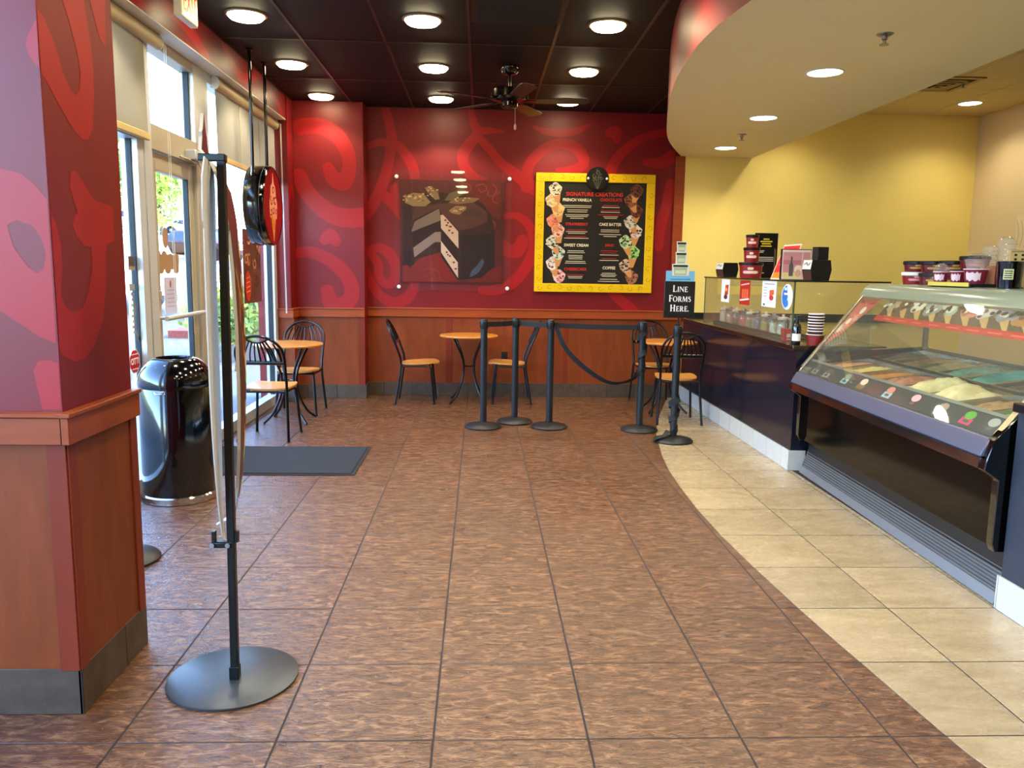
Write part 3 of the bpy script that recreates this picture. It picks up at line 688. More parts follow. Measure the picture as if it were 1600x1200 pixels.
# ------------------------------------------------------------------ lamps
def can_light(first=None):
    t = thing('recessed_ceiling_light', '', 'ceiling light')
    m = MB(); m.lathe([(.150, 0), (.150, -.006), (.138, -.014), (.128, -.012), (.128, 0)], mat('pale_lamp_trim', (.62, .56, .44), .3, metal=.6), 32); m.obj('trim_ring', t)
    m = MB(); m.lathe([(.126, .001), (.126, -.020), (.112, -.034), (.07, -.042), (0, -.045)], LENS, 28); m.obj('lens', t)
    spot('bulb', t, (0, 0, -.06), CAN_W, CAN_COL)
    return t
ROWS = [(8.93, 'farthest'), (7.58, 'middle'), (6.18, 'nearest in view'), (4.80, None), (3.42, None), (2.04, None), (.66, None), (-.7, None)]
COLS = [(-1.71, 'left'), (-.44, 'middle'), (.92, 'right')]
can0 = None
for y, rn in ROWS:
    for x, cn in COLS:
        if y < 4 and x < -1: continue          # the column stands there
        if rn:
            lab = 'bright round recessed light in the black ceiling, %s of the %s column' % (rn, cn)
        else:
            lab = 'round recessed light in the black ceiling above and behind the viewer'
        if can0 is None:
            can0 = can_light(); o = can0; full_lamp = [c.data for c in can0.children if c.type == 'LIGHT'][0]; o.location = (x, y, 3.311); o['label'] = lab
        else:
            o = dup(can0, (x, y, 3.311), label=lab)
            for c in o.children:
                if c.type == 'LIGHT': c.data = full_lamp
        o['group'] = 'recessed lights in the black ceiling'
        if y > 8.5 and x < -1:                 # this one sits close over the pilaster; turned down to soften the hot spot there
            for c in o.children:
                if c.type == 'LIGHT': c.data = c.data.copy(); c.data.energy = CAN_W*.5
def down_light():
    t = thing('downlight', '', 'ceiling light')
    m = MB(); m.lathe([(.125, 0), (.125, -.004), (.112, -.006), (.108, .0)], WPLAST, 32); m.obj('trim_ring', t)
    m = MB(); m.lathe([(.108, -.001), (.106, -.004), (0, -.004)], LENS2, 28); m.obj('lens', t)
    spot('bulb', t, (0, 0, -.02), SOFFIT_W, SOFFIT_COL, 140, .8, .08)
    return t
dl = None
for x, y, lab in ((2.248, 5.42, 'white downlight in the cream bulkhead, nearest of the three in view'), (2.405, 7.02, 'white downlight in the cream bulkhead, middle of the three in view'),
                  (2.605, 8.74, 'white downlight in the cream bulkhead, farthest, beside the beige wall'), (2.15, 3.85, 'white downlight in the cream bulkhead above the top of the view'),
                  (2.35, 2.3, 'white downlight in the cream bulkhead above the top of the view')):
    if dl is None:
        dl = down_light(); dl.location = (x, y, 2.83); dl['label'] = lab; o = dl
    else:
        o = dup(dl, (x, y, 2.83), label=lab)
    o['group'] = 'downlights in the bulkhead'
kl = None
for x, y, lab in ((5.238, 8.755, 'white downlight in the pale kitchen ceiling by the corner'), (4.4, 6.1, 'added unseen downlight in the kitchen ceiling brightening the left of the beige wall'), (4.4, 3.9, 'added unseen downlight in the kitchen ceiling brightening the left of the beige wall'),
                  (3.45, 8.75, 'added unseen downlight in the kitchen ceiling brightening the left of the beige wall'), (3.75, 7.2, 'added unseen downlight in the kitchen ceiling brightening the left of the beige wall')):  # first lamp here is added, unseen, to brighten the left beige wall
    if kl is None:
        kl = dup(dl, (x, y, 3.351), label=lab); kl.name = 'kitchen_downlight'
        for c in kl.children:
            if c.type == 'LIGHT': c.data = c.data.copy(); c.data.energy = KITCHEN_W; klight = c.data
        o = kl
    else:
        o = dup(kl, (x, y, 3.351), label=lab)
    o['group'] = 'downlights in the kitchen ceiling'

# sprinkler heads, vents
def sprinkler(loc, lab):
    t = thing('sprinkler_head', lab, 'sprinkler', loc)
    m = MB(); m.lathe([(.045, 0), (.045, -.004), (.03, -.012), (.0, -.012)], STEEL, 18); m.obj('escutcheon', t)
    m = MB(); m.lathe([(.014, -.01), (.016, -.03), (.010, -.034), (.010, -.055), (.0, -.055)], STEEL, 12); m.obj('body', t)
    m = MB(); m.lathe([(.026, -.055), (.026, -.059), (0, -.059)], STEEL, 14); m.obj('deflector', t)
    return t
sprinkler((2.207, 4.548, 2.83), 'steel sprinkler head in the cream bulkhead, nearer and larger one')
sprinkler((2.497, 7.877, 2.83), 'small steel sprinkler head in the cream bulkhead between two downlights')
sprinkler((4.60, 7.83, 3.351), 'dark sprinkler head in the kitchen ceiling beside the vent')
t = thing('ceiling_vent', 'beige louvred air vent in the pale kitchen ceiling', 'vent', (4.40, 7.92, 3.351))
VENTC = mat('beige_vent', (.72, .60, .36), .5); VENTD = mat('dark_duct', (.12, .09, .06), .8)
m = MB(); m.box(-.30, .30, -.30, .30, -.004, .0, VENTD); m.obj('duct', t)
m = MB()
for a, b, c, d in ((-.30, .30, -.30, -.25), (-.30, .30, .25, .30), (-.30, -.25, -.25, .25), (.25, .30, -.25, .25)): m.box(a, b, c, d, -.012, -.004, VENTC)
m.obj('frame', t)
for k in range(4):
    q = .20-.05*k
    m = MB()
    for a, b, c, d in ((-q, q, -q, -q+.022), (-q, q, q-.022, q), (-q, -q+.022, -q, q), (q-.022, q, -q, q)): m.box(a, b, c, d, -.016-.006*k, -.009-.006*k, VENTC)
    m.obj('louvre', t)
t = thing('ceiling_vent', 'black louvred air vent in the black ceiling nearer than the fan', 'vent', (.245, 5.86, 3.306))
VB = mat('black_vent', (.05, .045, .045), .5)
m = MB(); m.box(-.33, .33, -.30, .30, -.004, 0, mat('vent_duct', (.02, .02, .02), .9)); m.obj('duct', t)
m = MB()
for a, b, c, d in ((-.33, .33, -.30, -.26), (-.33, .33, .26, .30), (-.33, -.29, -.26, .26), (.29, .33, -.26, .26)): m.box(a, b, c, d, -.014, -.003, VB)
m.obj('frame', t)
for k in range(6):
    m = MB(); y = -.22+.085*k; m.add([(-.29, y, -.004), (.29, y, -.004), (.29, y+.05, -.03), (-.29, y+.05, -.03), (-.29, y, -.007), (.29, y, -.007), (.29, y+.05, -.033), (-.29, y+.05, -.033)],
        [(0, 1, 2, 3), (7, 6, 5, 4), (0, 4, 5, 1), (2, 6, 7, 3), (0, 3, 7, 4), (1, 5, 6, 2)], VB); m.obj('louvre', t)

# ceiling fan
t = thing('ceiling_fan', 'dark five-blade ceiling fan with chrome motor and pull chain', 'fan', (.247, 7.527, 3.305))
FANM = mat('dark_bronze_chrome', (.30, .27, .25), .16, metal=1)
BLADE = mat('dark_walnut_blade', (.13, .085, .055), .38, var=.2, scale=10)
m = MB(); m.lathe([(.085, .005), (.085, -.02), (.06, -.055), (.025, -.065), (0, -.065)], FANM, 24); m.obj('canopy', t)
m = MB(); m.lathe([(.014, -.06), (.014, -.175), (.028, -.18), (.032, -.20), (0, -.2)], FANM, 14); m.obj('downrod', t)
m = MB(); m.lathe([(.05, -.185), (.155, -.190), (.168, -.20), (.170, -.265), (.155, -.285), (.09, -.295), (0, -.295)], FANM, 32); m.obj('motor_housing', t)
m = MB(); m.lathe([(.075, -.29), (.075, -.335), (.055, -.352), (0, -.355)], FANM, 24); m.obj('switch_housing', t)
for k in range(5):
    a = R(-78+72*k)
    b = MB(); pts = []
    for r, w in ((.17, .045), (.26, .06), (.45, .068), (.64, .074), (.69, .066), (.715, .035)): pts.append((r, w))
    top = pts+[(r, -w) for r, w in pts[::-1]]
    b.prism(top, 2, -.004, .004, BLADE)
    ob = b.obj('blade', t, (0, 0, -.290), (R(11), 0, a), bevel=.0015)
    b = MB(); b.box(.07, .24, -.018, .018, -.006, .004, FANM); b.prism([(.17, -.035), (.24, -.03), (.24, .03), (.17, .035)], 2, -.008, -.003, FANM)
    b.obj('blade_iron', ob)
    ob.rotation_mode = 'XYZ'
    ob.matrix_local = Matrix.Translation((0, 0, -.288)) @ Matrix.Rotation(a, 4, 'Z') @ Matrix.Rotation(R(-8), 4, 'X')
m = MB(); m.tube([(.05, -.03, -.35), (.052, -.03, -.50)], .0025, STEEL, 6); m.obj('pull_chain', t)
m = MB(); m.lathe([(.004, .03), (.010, .015), (.011, -.01), (.006, -.022), (0, -.024)], mat('pale_wood_pull', (.85, .68, .50), .4), 10, (.052, -.03, -.52)); m.obj('chain_pull', t)

# exit sign on the header (its face lit red from inside)
t = thing('exit_sign', 'white exit sign box with glowing red letters hanging under the black ceiling', 'sign', (-1.945, 5.575, 3.078))
m = MB(); m.box(.005, .04, -.06, .06, .20, .229, WPLAST); m.obj('mount', t)
m = MB(); m.box(-.01, .042, -.15, .15, 0, .205, WPLAST); m.obj('housing', t, bevel=.006)
m = MB(); m.box(.0415, .0445, -.14, .14, .012, .194, mat('lit_sign_face', (1.0, .90, .62), .4, emit=.9)); m.obj('face', t)
REDGLOW = mat('lit_red_letters', (1.0, .10, .05), .4, emit=1.6)
text_obj('EXIT', .20, REDGLOW, (.046, 0, .103), (0, 1, 0), (0, 0, 1), t, 'letters', width=.24)

# ------------------------------------------------------------------ roller blinds
def blind(label, y0, y1, z1, seam=None, gap=.02):
    t = thing('roller_blind', label, 'blind', (-2.20, (y0+y1)/2, 3.054))
    L = (y1-y0)/2
    m = MB(); m.prism([(.035*math.cos(a)-.005, -.052+.05*math.sin(a)) for a in [R(v) for v in range(-110, 91, 20)]]+[(-.04, -.002), (-.04, -.095)], 1, -L, L, mat('beige_cassette', (.74, .68, .54), .45)); m.obj('cassette', t)
    for s in (-1, 1):
        m = MB(); m.prism([(.038*math.cos(a)-.005, -.052+.053*math.sin(a)) for a in [2*PI*k/20 for k in range(20)]], 1, s*L-.004, s*L+.004, WPLAST); m.obj('end_cap', t)
    n = 14; f = MB(); rows = []
    for k in range(n+1):
        y = -L+.02+(2*L-.02-gap)*k/n
        rows.append((-.012+.004*math.sin(k*1.3), y))
    vs = [(x, y, -.06) for x, y in rows]+[(x*.6, y, z1-3.054) for x, y in rows]
    f.add(vs, [(k, k+1, n+2+k, n+1+k) for k in range(n)], SHADE); fo = f.obj('fabric', t)
    if seam:
        for y in seam:
            m = MB(); m.box(-.012, -.006, y-.004, y+.004, z1-3.054, -.08, mat('fabric_seam', (.70, .66, .56), .8)); m.obj('seam', fo)
    m = MB(); m.box(-.022, .006, -L+.02, L-gap, z1-3.054-.035, z1-3.054+.012, mat('tan_hem_bar', (.80, .69, .47), .5)); m.obj('hem_bar', t, bevel=.006)
    return t
b1 = blind('cream roller blind half covering the window left of the door', 3.25, 5.80, 2.36, gap=.22)
m = MB()
for dy in (0, .055): m.tube([(.03, 2.59/2+dy*.6, -.05), (.03, 2.59/2+dy*.6, -1.80)], .0025, WPLAST, 5)
m.tube([(.03, 2.59/2, -1.8), (.03, 2.59/2+.015, -1.83), (.03, 2.59/2+.033, -1.8)], .0025, WPLAST, 5)
m.obj('bead_chain', b1)
b2 = blind('long cream roller blind hanging over the window in the far left corner', 6.98, 8.95, 2.42, seam=(-.3, .35))
m = MB()
for dy in (0, .035): m.tube([(.06, .965-dy, -.05), (.075, .965-dy, -2.06)], .0025, WPLAST, 5)
m.obj('bead_chain', b2)

# ------------------------------------------------------------------ chairs and tables
def bistro_chair():
    t = thing('bistro_chair', '', 'chair')
    def backpt(a, z):          # the bent plane of the backrest
        if z < .52: y = -.158
        elif z < .69: y = -.158-.10*(z-.52)/.17*.6
        else: y = -.218-.108*(z-.69)/.24
        return (a, y, z)
    r = .0125
    # hoop: both rear legs are its own tubes, so split at seat level
    hoop = []
    for k in range(25):
        a = PI*k/24
        hoop.append(backpt(.208*math.cos(a), .755+.172*math.sin(a)))
    side = [(.196, -.150, .44), backpt(.197, .52), backpt(.200, .60), backpt(.206, .69)]
    path = side+hoop+[(-x, y, z) for x, y, z in side[::-1]]
    m = MB(); m.tube(path, r, CHAIRM, 8); m.obj('back_hoop', t)
    m = MB(); m.tube([backpt(-.205, .690), backpt(.205, .690)], .013, CHAIRM, 8, sq=1.5); m.obj('back_rail', t)
    # lens shaped opening: its lower arc
    arc = [backpt(.095*u, .868+.034*u*u) for u in [-1+k/6 for k in range(13)]]
    arc = [backpt(-.125, .905)]+arc+[backpt(.125, .905)]
    m = MB(); m.tube(arc, .009, CHAIRM, 6); m.obj('top_arc', t)
    for k in range(9):
        u = (k-4)/4
        z1 = .868+.034*(u*.9)**2 if abs(u) < .8 else .885-.02*abs(u)
        x1 = .095*u*.95 if abs(u) < .99 else .13*u
        x0 = .178*u
        pts = [backpt(x1+(x0-x1)*math.sin(s*PI/2), z1+(.695-z1)*s) for s in [q/6 for q in range(7)]]
        m = MB(); m.tube(pts, .0062, CHAIRM, 6, sq=1.3); m.obj('slat', t)
    for s in (-1, 1):
        m = MB(); m.tube([(s*.196, -.150, .45), (s*.200, -.163, .34), (s*.214, -.195, .14), (s*.222, -.218, .006)], r, CHAIRM, 8)
        lg = m.obj('rear_leg', t)
        m = MB(); m.lathe([(.014, 0), (.014, .014), (0, .014)], RUBBER, 10, (s*.222, -.218, .0005)); m.obj('glide', lg)
        m = MB(); m.tube([(s*.150, .08, .426), (s*.168, .150, .425), (s*.176, .176, .412), (s*.188, .190, .26), (s*.205, .214, .006)], r, CHAIRM, 8)
        lg = m.obj('front_leg', t)
        m = MB(); m.lathe([(.014, 0), (.014, .014), (0, .014)], RUBBER, 10, (s*.205, .214, .0005)); m.obj('glide', lg)
    m = MB()
    m.tube([(-.196, -.148, .428), (.196, -.148, .428)], .011, CHAIRM, 8); m.tube([(-.17, .155, .425), (.17, .155, .425)], .011, CHAIRM, 8)
    for s in (-1, 1): m.tube([(s*.19, -.148, .428), (s*.168, .155, .425)], .011, CHAIRM, 8)
    m.obj('seat_frame', t)
    # ply seat: rounded shield, gently dished, waterfall front
    ns, nr = 32, 6
    def outline(a):
        x, y = math.cos(a), math.sin(a)
        ex = .72
        X = .205*math.copysign(abs(x)**ex, x)*(1+.04*y); Y = .212*math.copysign(abs(y)**ex, y)
        return X, Y+.052
    vs = []; fs = []
    for lay in (0, 1):
        for j in range(nr+1):
            q = j/nr
            for i in range(ns):
                X, Y = outline(2*PI*i/ns); X *= q; Y = .052+(Y-.052)*q
                z = .446+.012*q*q+.020*(Y+.1)/.36-.018*max(0, (Y-.18)/.08)**2
                vs.append((X, Y, z-(.016 if lay else 0)))
    W = ns*(nr+1)
    for lay in (0, 1):
        for j in range(nr):
            for i in range(ns):
                k = (i+1) % ns; a = lay*W+j*ns
                f = (a+i, a+k, a+ns+k, a+ns+i); fs.append(f if not lay else f[::-1])
    for i in range(ns):
        k = (i+1) % ns; fs.append((nr*ns+i, nr*ns+k, W+nr*ns+k, W+nr*ns+i))
    m = MB(); m.add(vs, fs, SEATW); m.obj('seat', t)
    return t
chair0 = bistro_chair()
for k, (x, y, rz, lab) in enumerate([
        (-1.855, 7.105, R(-4), 'black hoop-back chair nearest the doormat, back towards the viewer, wooden seat'),
        (-1.865, 8.33, R(180), 'black hoop-back chair in the far left corner behind its round table'),
        (-.720, 9.065, R(-90), 'black hoop-back chair seen from the side under the cake picture, facing right'),
        (.362, 9.105, R(90), 'black hoop-back chair facing left, behind the belt posts by the wall outlet'),
        (1.995, 9.10, R(180), 'black hoop-back chair against the back wall beyond the right-hand table'),
        (2.000, 7.985, R(-2), 'black hoop-back chair with its back to the viewer beside the dark counter')]):
    o = chair0 if k == 0 else dup(chair0, (x, y, 0))
    o.location = (x, y, 0); o.rotation_euler = (0, 0, rz); o['label'] = lab; o['group'] = 'hoop-back bistro chairs'
def bistro_table():
    t = thing('bistro_table', '', 'table')
    m = MB(); m.lathe([(0, .745), (.318, .745), (.330, .750), (.332, .760), (.326, .767), (.31, .769), (0, .769)], TABLEW, 48); m.obj('tabletop', t)
    m = MB(); m.lathe([(.0, .737), (.16, .737), (.16, .746), (0, .746)], CHAIRM, 24); m.obj('mounting_plate', t)
    for k in range(4):
        a = PI/4+k*PI/2; c, s = math.cos(a), math.sin(a)
        P = crom([(.235, 0, .742), (.17, 0, .64), (.098, 0, .50), (.082, 0, .39), (.105, 0, .25), (.19, 0, .09), (.29, 0, .008)], 5)
        m = MB(); m.tube([(p.x*c, p.x*s, p.z) for p in P], .012, CHAIRM, 8); m.obj('leg', t)
    m = MB()
    for k in range(4):
        a = PI/4+k*PI/2; m.tube([(0, 0, .41), (.083*math.cos(a), .083*math.sin(a), .41)], .007, CHAIRM, 6)
    m.obj('cross_brace', t)
    return t
tab0 = bistro_table()
for k, (x, y, rz, lab) in enumerate([(-1.865, 7.86, 0, 'round wooden bistro table on curved black legs between the two left corner chairs'),
                                     (-.125, 9.09, 0, 'round wooden bistro table under the cake picture by the back wall'),
                                     (2.02, 8.58, 0, 'round wooden bistro table between two chairs beside the dark counter')]):
    o = tab0 if k == 0 else dup(tab0, (x, y, 0))
    o.location = (x, y, 0); o['label'] = lab; o['group'] = 'round bistro tables'

# ------------------------------------------------------------------ belt posts
def belt_post(loc, label, rz=0):
    t = thing('belt_post', label, 'stanchion', loc, rz, 'black queue posts')
    m = MB(); m.lathe([(0, .0), (.172, .0), (.178, .006), (.178, .012), (.165, .026), (.10, .042), (.05, .052), (.036, .058), (0, .058)], POSTM, 40); m.obj('base', t)
    m = MB(); m.lathe([(.032, .05), (.032, .955)], POSTM, 24); m.obj('pole', t)
    m = MB(); m.lathe([(.034, .95), (.037, .955), (.037, 1.030), (.033, 1.040), (.026, 1.044), (0, 1.045)], BLACKP, 24)
    m.obj('head', t)
    for a in range(4):
        m = MB(); m.box(.034, .041, -.014, .014, .962, 1.022, BLACKP)
        m.obj('belt_clip', t, rot=(0, 0, a*PI/2), bevel=.002)
    return t
def ribbon(P, ang, w, m_, name, parent, n=6, thick=.0016):
    # belt along P; ang = tilt of its width away from vertical, about its direction
    C = crom(P, n); k = len(ang); vs = []; fs = []
    for i, p in enumerate(C):
        t = min(i/n, k-1-1e-6); j = int(t); a = ang[j]+(ang[j+1]-ang[j])*(t-j)
        d = (C[min(i+1, len(C)-1)]-C[max(i-1, 0)]).normalized()
        up = Vector((0, 0, 1)); up = (up-d*up.dot(d))
        up = up.normalized() if up.length > .05 else d.orthogonal().normalized()
        sd = d.cross(up)
        wv = (up*math.cos(a)+sd*math.sin(a))*w/2; th = (sd*math.cos(a)-up*math.sin(a))*thick/2
        vs += [p+wv+th, p-wv+th, p-wv-th, p+wv-th]
    for i in range(len(C)-1):
        for q in range(4):
            r = (q+1) % 4; fs.append((i*4+q, i*4+r, i*4+4+r, i*4+4+q))
    fs += [(0, 1, 2, 3), tuple(len(vs)-4+q for q in range(4))]
    mb = MB(); mb.add(vs, fs, m_); o = mb.obj(name, parent)
    return o
def belt_world(parent, P, ang, name='belt', w=.048):
    o = ribbon([Vector(p)-Vector(parent.location) for p in P], ang, w, BELT, name, parent); return o
p1 = belt_post((.039, 7.60, 0), 'black belt post with round base, first from the left, end of the stretched belt')
p2 = belt_post((.352, 7.86, 0), 'black belt post standing farther back between the two left posts')
p3 = belt_post((.678, 7.62, 0), 'black belt post at the middle where the stretched belt and drooping belt meet')
p4 = belt_post((1.536, 7.50, 0), 'black belt post right of the drooping belt, loose webbing twisted round it')
p5 = belt_post((1.749, 7.02, 0), 'black belt post carrying the line forms here sign, webbing wound round its foot')
p6 = belt_post((-1.83, 4.05, 0), 'black round-based belt post hidden behind the foreground column, only its base edge showing')
def sag(a, b, z0, z1, s, n=5):
    return [(a[0]+(b[0]-a[0])*k/n, a[1]+(b[1]-a[1])*k/n, z0+(z1-z0)*k/n-s*4*(k/n)*(1-k/n)) for k in range(n+1)]
def edge(a, b, r=.036):
    d = (Vector(b)-Vector(a)); d.z = 0; d.normalize(); return Vector(a)+d*r, Vector(b)-d*r
def free_belt(name, label, P, ang):
    c = Vector(P[len(P)//2])
    t = thing(name, label, 'belt', c)
    belt_world(t, P, ang, 'webbing')
    for e in (P[0], P[-1]):
        m = MB(); m.box(-.006, .006, -.006, .006, -.027, .027, BLACKP); m.obj('belt_end', t, Vector(e)-c)
A, B = edge((.039, 7.60, 0), (.352, 7.86, 0), .048); free_belt('queue_belt', 'short stretched black belt between the two leftmost queue posts', sag(A, B, .992, .992, .004), [0]*6)
A, B = edge((.352, 7.86, 0), (.678, 7.62, 0), .048); free_belt('queue_belt', 'short stretched black belt from the rear queue post to the middle one', sag(A, B, .992, .992, .004), [0]*6)
A, B = edge((.678, 7.62, 0), (1.536, 7.50, 0), .048); free_belt('queue_belt', 'long taut black belt across the top between the middle and right queue posts', sag(A, B, .992, .988, .006), [0]*6)
dr = [(.718, 7.575, .985), (.742, 7.572, .93), (.80, 7.57, .80), (.90, 7.56, .68), (1.06, 7.55, .55), (1.22, 7.53, .462), (1.36, 7.515, .46), (1.46, 7.48, .505), (1.488, 7.47, .56)]
free_belt('drooping_belt', 'black belt drooping and twisting low between the middle and right queue posts', dr, [.2, .6, .5, .25, .4, .7, 1.0, .9, .5])
def wound(parent, z0, z1, turns, bumps, name):
    n = int(turns*10); P = []; A = []
    for k in range(n+1):
        a = 2*PI*turns*k/n; z = z0+(z1-z0)*k/n
        r = .0385+.016*max(0, math.sin(bumps*a+1.0))**3
        P.append(Vector((r*math.cos(a-2.2), r*math.sin(a-2.2), z))); A.append(.25*math.sin(a*1.7))
    return ribbon(P, A, .052, BELT, name, parent, n=2)
wound(p4, .55, .97, 2.3, 1.7, 'wound_belt')
wound(p5, .075, .42, 2.4, 2.3, 'wound_belt')
belt_world(p5, [(1.749-.05, 7.0, .10), (1.749-.10, 6.97, .058), (1.749-.17, 6.96, .036), (1.749-.205, 6.965, .012)], [1.2, 1.5, 1.57, 1.57], 'belt_end', .05)

# sign holder on the fifth post
t = thing('line_sign', 'black framed LINE FORMS HERE sign on top of the belt post', 'sign', (1.749, 7.02, 1.045), R(2))
m = MB(); m.lathe([(.02, 0), (.02, .012), (.008, .016), (.008, .075), (0, .075)], BLACKM, 14); m.obj('stem', t)
m = MB(); m.box(-.136, .136, -.012, .012, .068, .388, BLACKP); fr = m.obj('frame', t, bevel=.004)
m = MB(); m.box(-.120, .120, -.0135, -.0115, .088, .372, mat('black_sign_card', (.085, .088, .09), .4)); m.obj('card', t)
m = MB(); m.box(-.128, .128, -.004, .002, .388, .478, ink((.47, .74, .90))); top = m.obj('blue_topper', t)
tp = Art((0, -.0045, 0), (1, 0, 0), (0, 0, 1), (0, -1, 0))
tp.rect(-.09, .09, .402, .408, ink((.20, .35, .50))); tp.obj('printed_line', top)
a = MB(); tub = MB()
def tubprint(art, cx, z0, w0, w1, hh, lid):
    art.poly([(cx-w1-.006, z0-.004), (cx+w1+.006, z0-.004), (cx+w1+.012, z0+hh+.02), (cx-w1-.012, z0+hh+.02)], ink((.90, .90, .88)))
    art.poly([(cx-w0, z0), (cx+w0, z0), (cx+w1, z0+hh), (cx-w1, z0+hh)], ink((.66, .72, .60)))
    art.rect(cx-w1*.75, cx+w1*.75, z0+hh*.15, z0+hh*.55, ink((.82, .85, .72)))
    art.rect(cx-w1-.004, cx+w1+.004, z0+hh-.004, z0+hh+.012, lid)
m = MB(); m.prism([(-.075, .435), (.075, .435), (.078, .535), (.05, .54), (.05, .63), (.042, .635), (.042, .725), (-.042, .725), (-.042, .635), (-.05, .63), (-.05, .54), (-.078, .535)], 1, -.0078, -.0048, ink((.88, .88, .86)))
cut = m.obj('tub_cutout', t)
ar = Art((-.004, -.008, 0), (1, 0, 0), (0, 0, 1), (0, -1, 0))
LIDK = ink((.10, .13, .12))
tubprint(ar, 0, .442, .055, .062, .075, LIDK); tubprint(ar, .002, .545, .034, .040, .075, LIDK); tubprint(ar, .002, .645, .028, .034, .066, LIDK)
ar.obj('printed_tubs', cut)
# serif lettering, each letter cut as its own shape
LET = {
 'L': [[(.06, 0), (.70, 0), (.74, .26), (.70, .26), (.64, .08), (.34, .08), (.34, .94), (.42, 1), (.06, 1), (.14, .94), (.14, .06)]],
 'I': [[(.04, 0), (.42, 0), (.33, .06), (.33, .94), (.42, 1), (.04, 1), (.13, .94), (.13, .06)]],
 'N': [[(.02, 0), (.26, 0), (.18, .06), (.18, .78), (.80, 0), (.86, 0), (.86, .94), (.94, 1), (.70, 1), (.78, .94), (.78, .34), (.28, 1), (.02, 1), (.10, .92), (.10, .06)]],
 'E': [[(.06, 0), (.68, 0), (.72, .24), (.66, .22), (.58, .08), (.34, .08), (.34, .48), (.52, .48), (.56, .40), (.58, .40), (.58, .64), (.56, .64), (.52, .56), (.34, .56), (.34, .92), (.56, .92), (.64, .80), (.67, .80), (.65, 1), (.06, 1), (.14, .94), (.14, .06)]],
 'F': [[(.06, 0), (.42, 0), (.34, .06), (.34, .46), (.52, .46), (.56, .38), (.58, .38), (.58, .62), (.56, .62), (.52, .54), (.34, .54), (.34, .92), (.58, .92), (.66, .80), (.69, .80), (.67, 1), (.06, 1), (.14, .94), (.14, .06)]],
 'H': [[(.04, 0), (.40, 0), (.32, .06), (.32, .46), (.64, .46), (.64, .06), (.56, 0), (.92, 0), (.84, .06), (.84, .94), (.92, 1), (.56, 1), (.64, .94), (.64, .54), (.32, .54), (.32, .94), (.40, 1), (.04, 1), (.12, .94), (.12, .06)]],
 'M': [[(.0, 0), (.26, 0), (.18, .06), (.24, .74), (.50, .0), (.56, 0), (.84, .74), (.84, .06), (.76, 0), (1.12, 0), (1.04, .06), (1.02, .94), (1.08, 1), (.84, 1), (.58, .34), (.36, 1), (.08, 1), (.15, .94), (.08, .06)]],
 'R': [[(.06, 0), (.42, 0), (.34, .06), (.34, .44), (.40, .44), (.64, 0), (.94, 0), (.84, .06), (.60, .46), (.72, .56), (.74, .74), (.66, .92), (.48, 1), (.06, 1), (.14, .94), (.14, .06)], [(.34, .53), (.34, .92), (.46, .92), (.53, .84), (.55, .73), (.52, .60), (.44, .53)]],
 '.': [[(.06, 0), (.22, 0), (.22, .16), (.06, .16)]],
}
LET['O'] = [[(.48+.46*math.cos(2*PI*k/28), .5+.52*math.sin(2*PI*k/28)) for k in range(28)], [(.48+.26*math.cos(-2*PI*k/28-.25), .5+.44*math.sin(-2*PI*k/28-.25)) for k in range(28)]]
WID = {'L': .76, 'I': .46, 'N': .96, 'E': .74, 'F': .70, 'H': .96, 'M': 1.14, 'R': .92, '.': .28, 'O': .96, 'S': .66}
def serif_line(s, cz, h, parent, y):
    seq = [(c, h if k == 0 else h*.80) for k, c in enumerate(s)]
    tot = sum(WID[c]*q*.96 for c, q in seq); x = -tot/2
    for c, q in seq:
        m = MB(); pl = lambda a, b: (x+a*q*.96, y, cz-h*.4+b*q)
        if c == 'S':
            for qd in stroke_quads([(.56, .80), (.40, .95), (.20, .88), (.16, .70), (.36, .54), (.54, .38), (.54, .16), (.34, .04), (.10, .14)], [.06, .10, .14, .17, .20, .17, .14, .10, .06]):
                m.add([pl(a_, b_) for a_, b_ in qd], [tuple(range(len(qd)))], ink((.97, .97, .95)))
        else:
            m.holed(LET[c], pl, ink((.97, .97, .95)))
        m.obj('letter', parent, flat=True)
        x += WID[c]*q*.96
card = [c for c in t.children if c.name.startswith('card')][0]
for s, z in (('LINE', .318), ('FORMS', .233), ('HERE.', .148)):
    serif_line(s, z, .058, card, -.0140)

# ------------------------------------------------------------------ floor things on the left
t = thing('rubbish_bin', 'tall gloss black dome-top rubbish bin with a chrome foot ring', 'bin', (-1.963, 5.205, 0))
m = MB(); m.lathe([(.222, .0), (.232, .004), (.232, .042), (.224, .050), (.215, .050), (0, .05)], CHROME, 48); m.obj('foot_ring', t)
m = MB(); m.lathe([(.221, .05), (.222, .09), (.225, .10), (.225, .735), (.219, .745), (.219, .748)], BLACKG, 48); m.obj('body', t)
prof = [(.226, .742), (.227, .760)]
for k in range(1, 11):
    a = R(8*k); prof.append((.227*math.cos(a)**.85, .760+.190*math.sin(a)))
prof = [p for p in prof if p[0] > .118]+[(.115, .925), (.105, .915), (.105, .87)]
m = MB(); m.lathe(prof, BLACKG, 48); dome = m.obj('dome_lid', t)
m = MB(); m.lathe([(.0, .872), (.105, .872)], mat('bin_dark_inside', (.01, .01, .01), .9), 24); m.obj('inner_flap', dome)
m = MB(); m.prism([(-.035, -.012), (.035, -.012), (.035, .0), (.028, .010), (-.028, .010), (-.035, .0)], 1, -.229, -.2265, STEEL)
m.obj('lid_latch', t, (0, 0, .728), (0, 0, R(-4)))
m = MB()
m.tube([(-.028, -.228, .001), (-.022, -.238, -.006), (.022, -.238, -.006), (.028, -.228, .001)], .004, CHROME, 6); m.obj('lift_handle', t, (0, 0, .728), (0, 0, R(-4)))

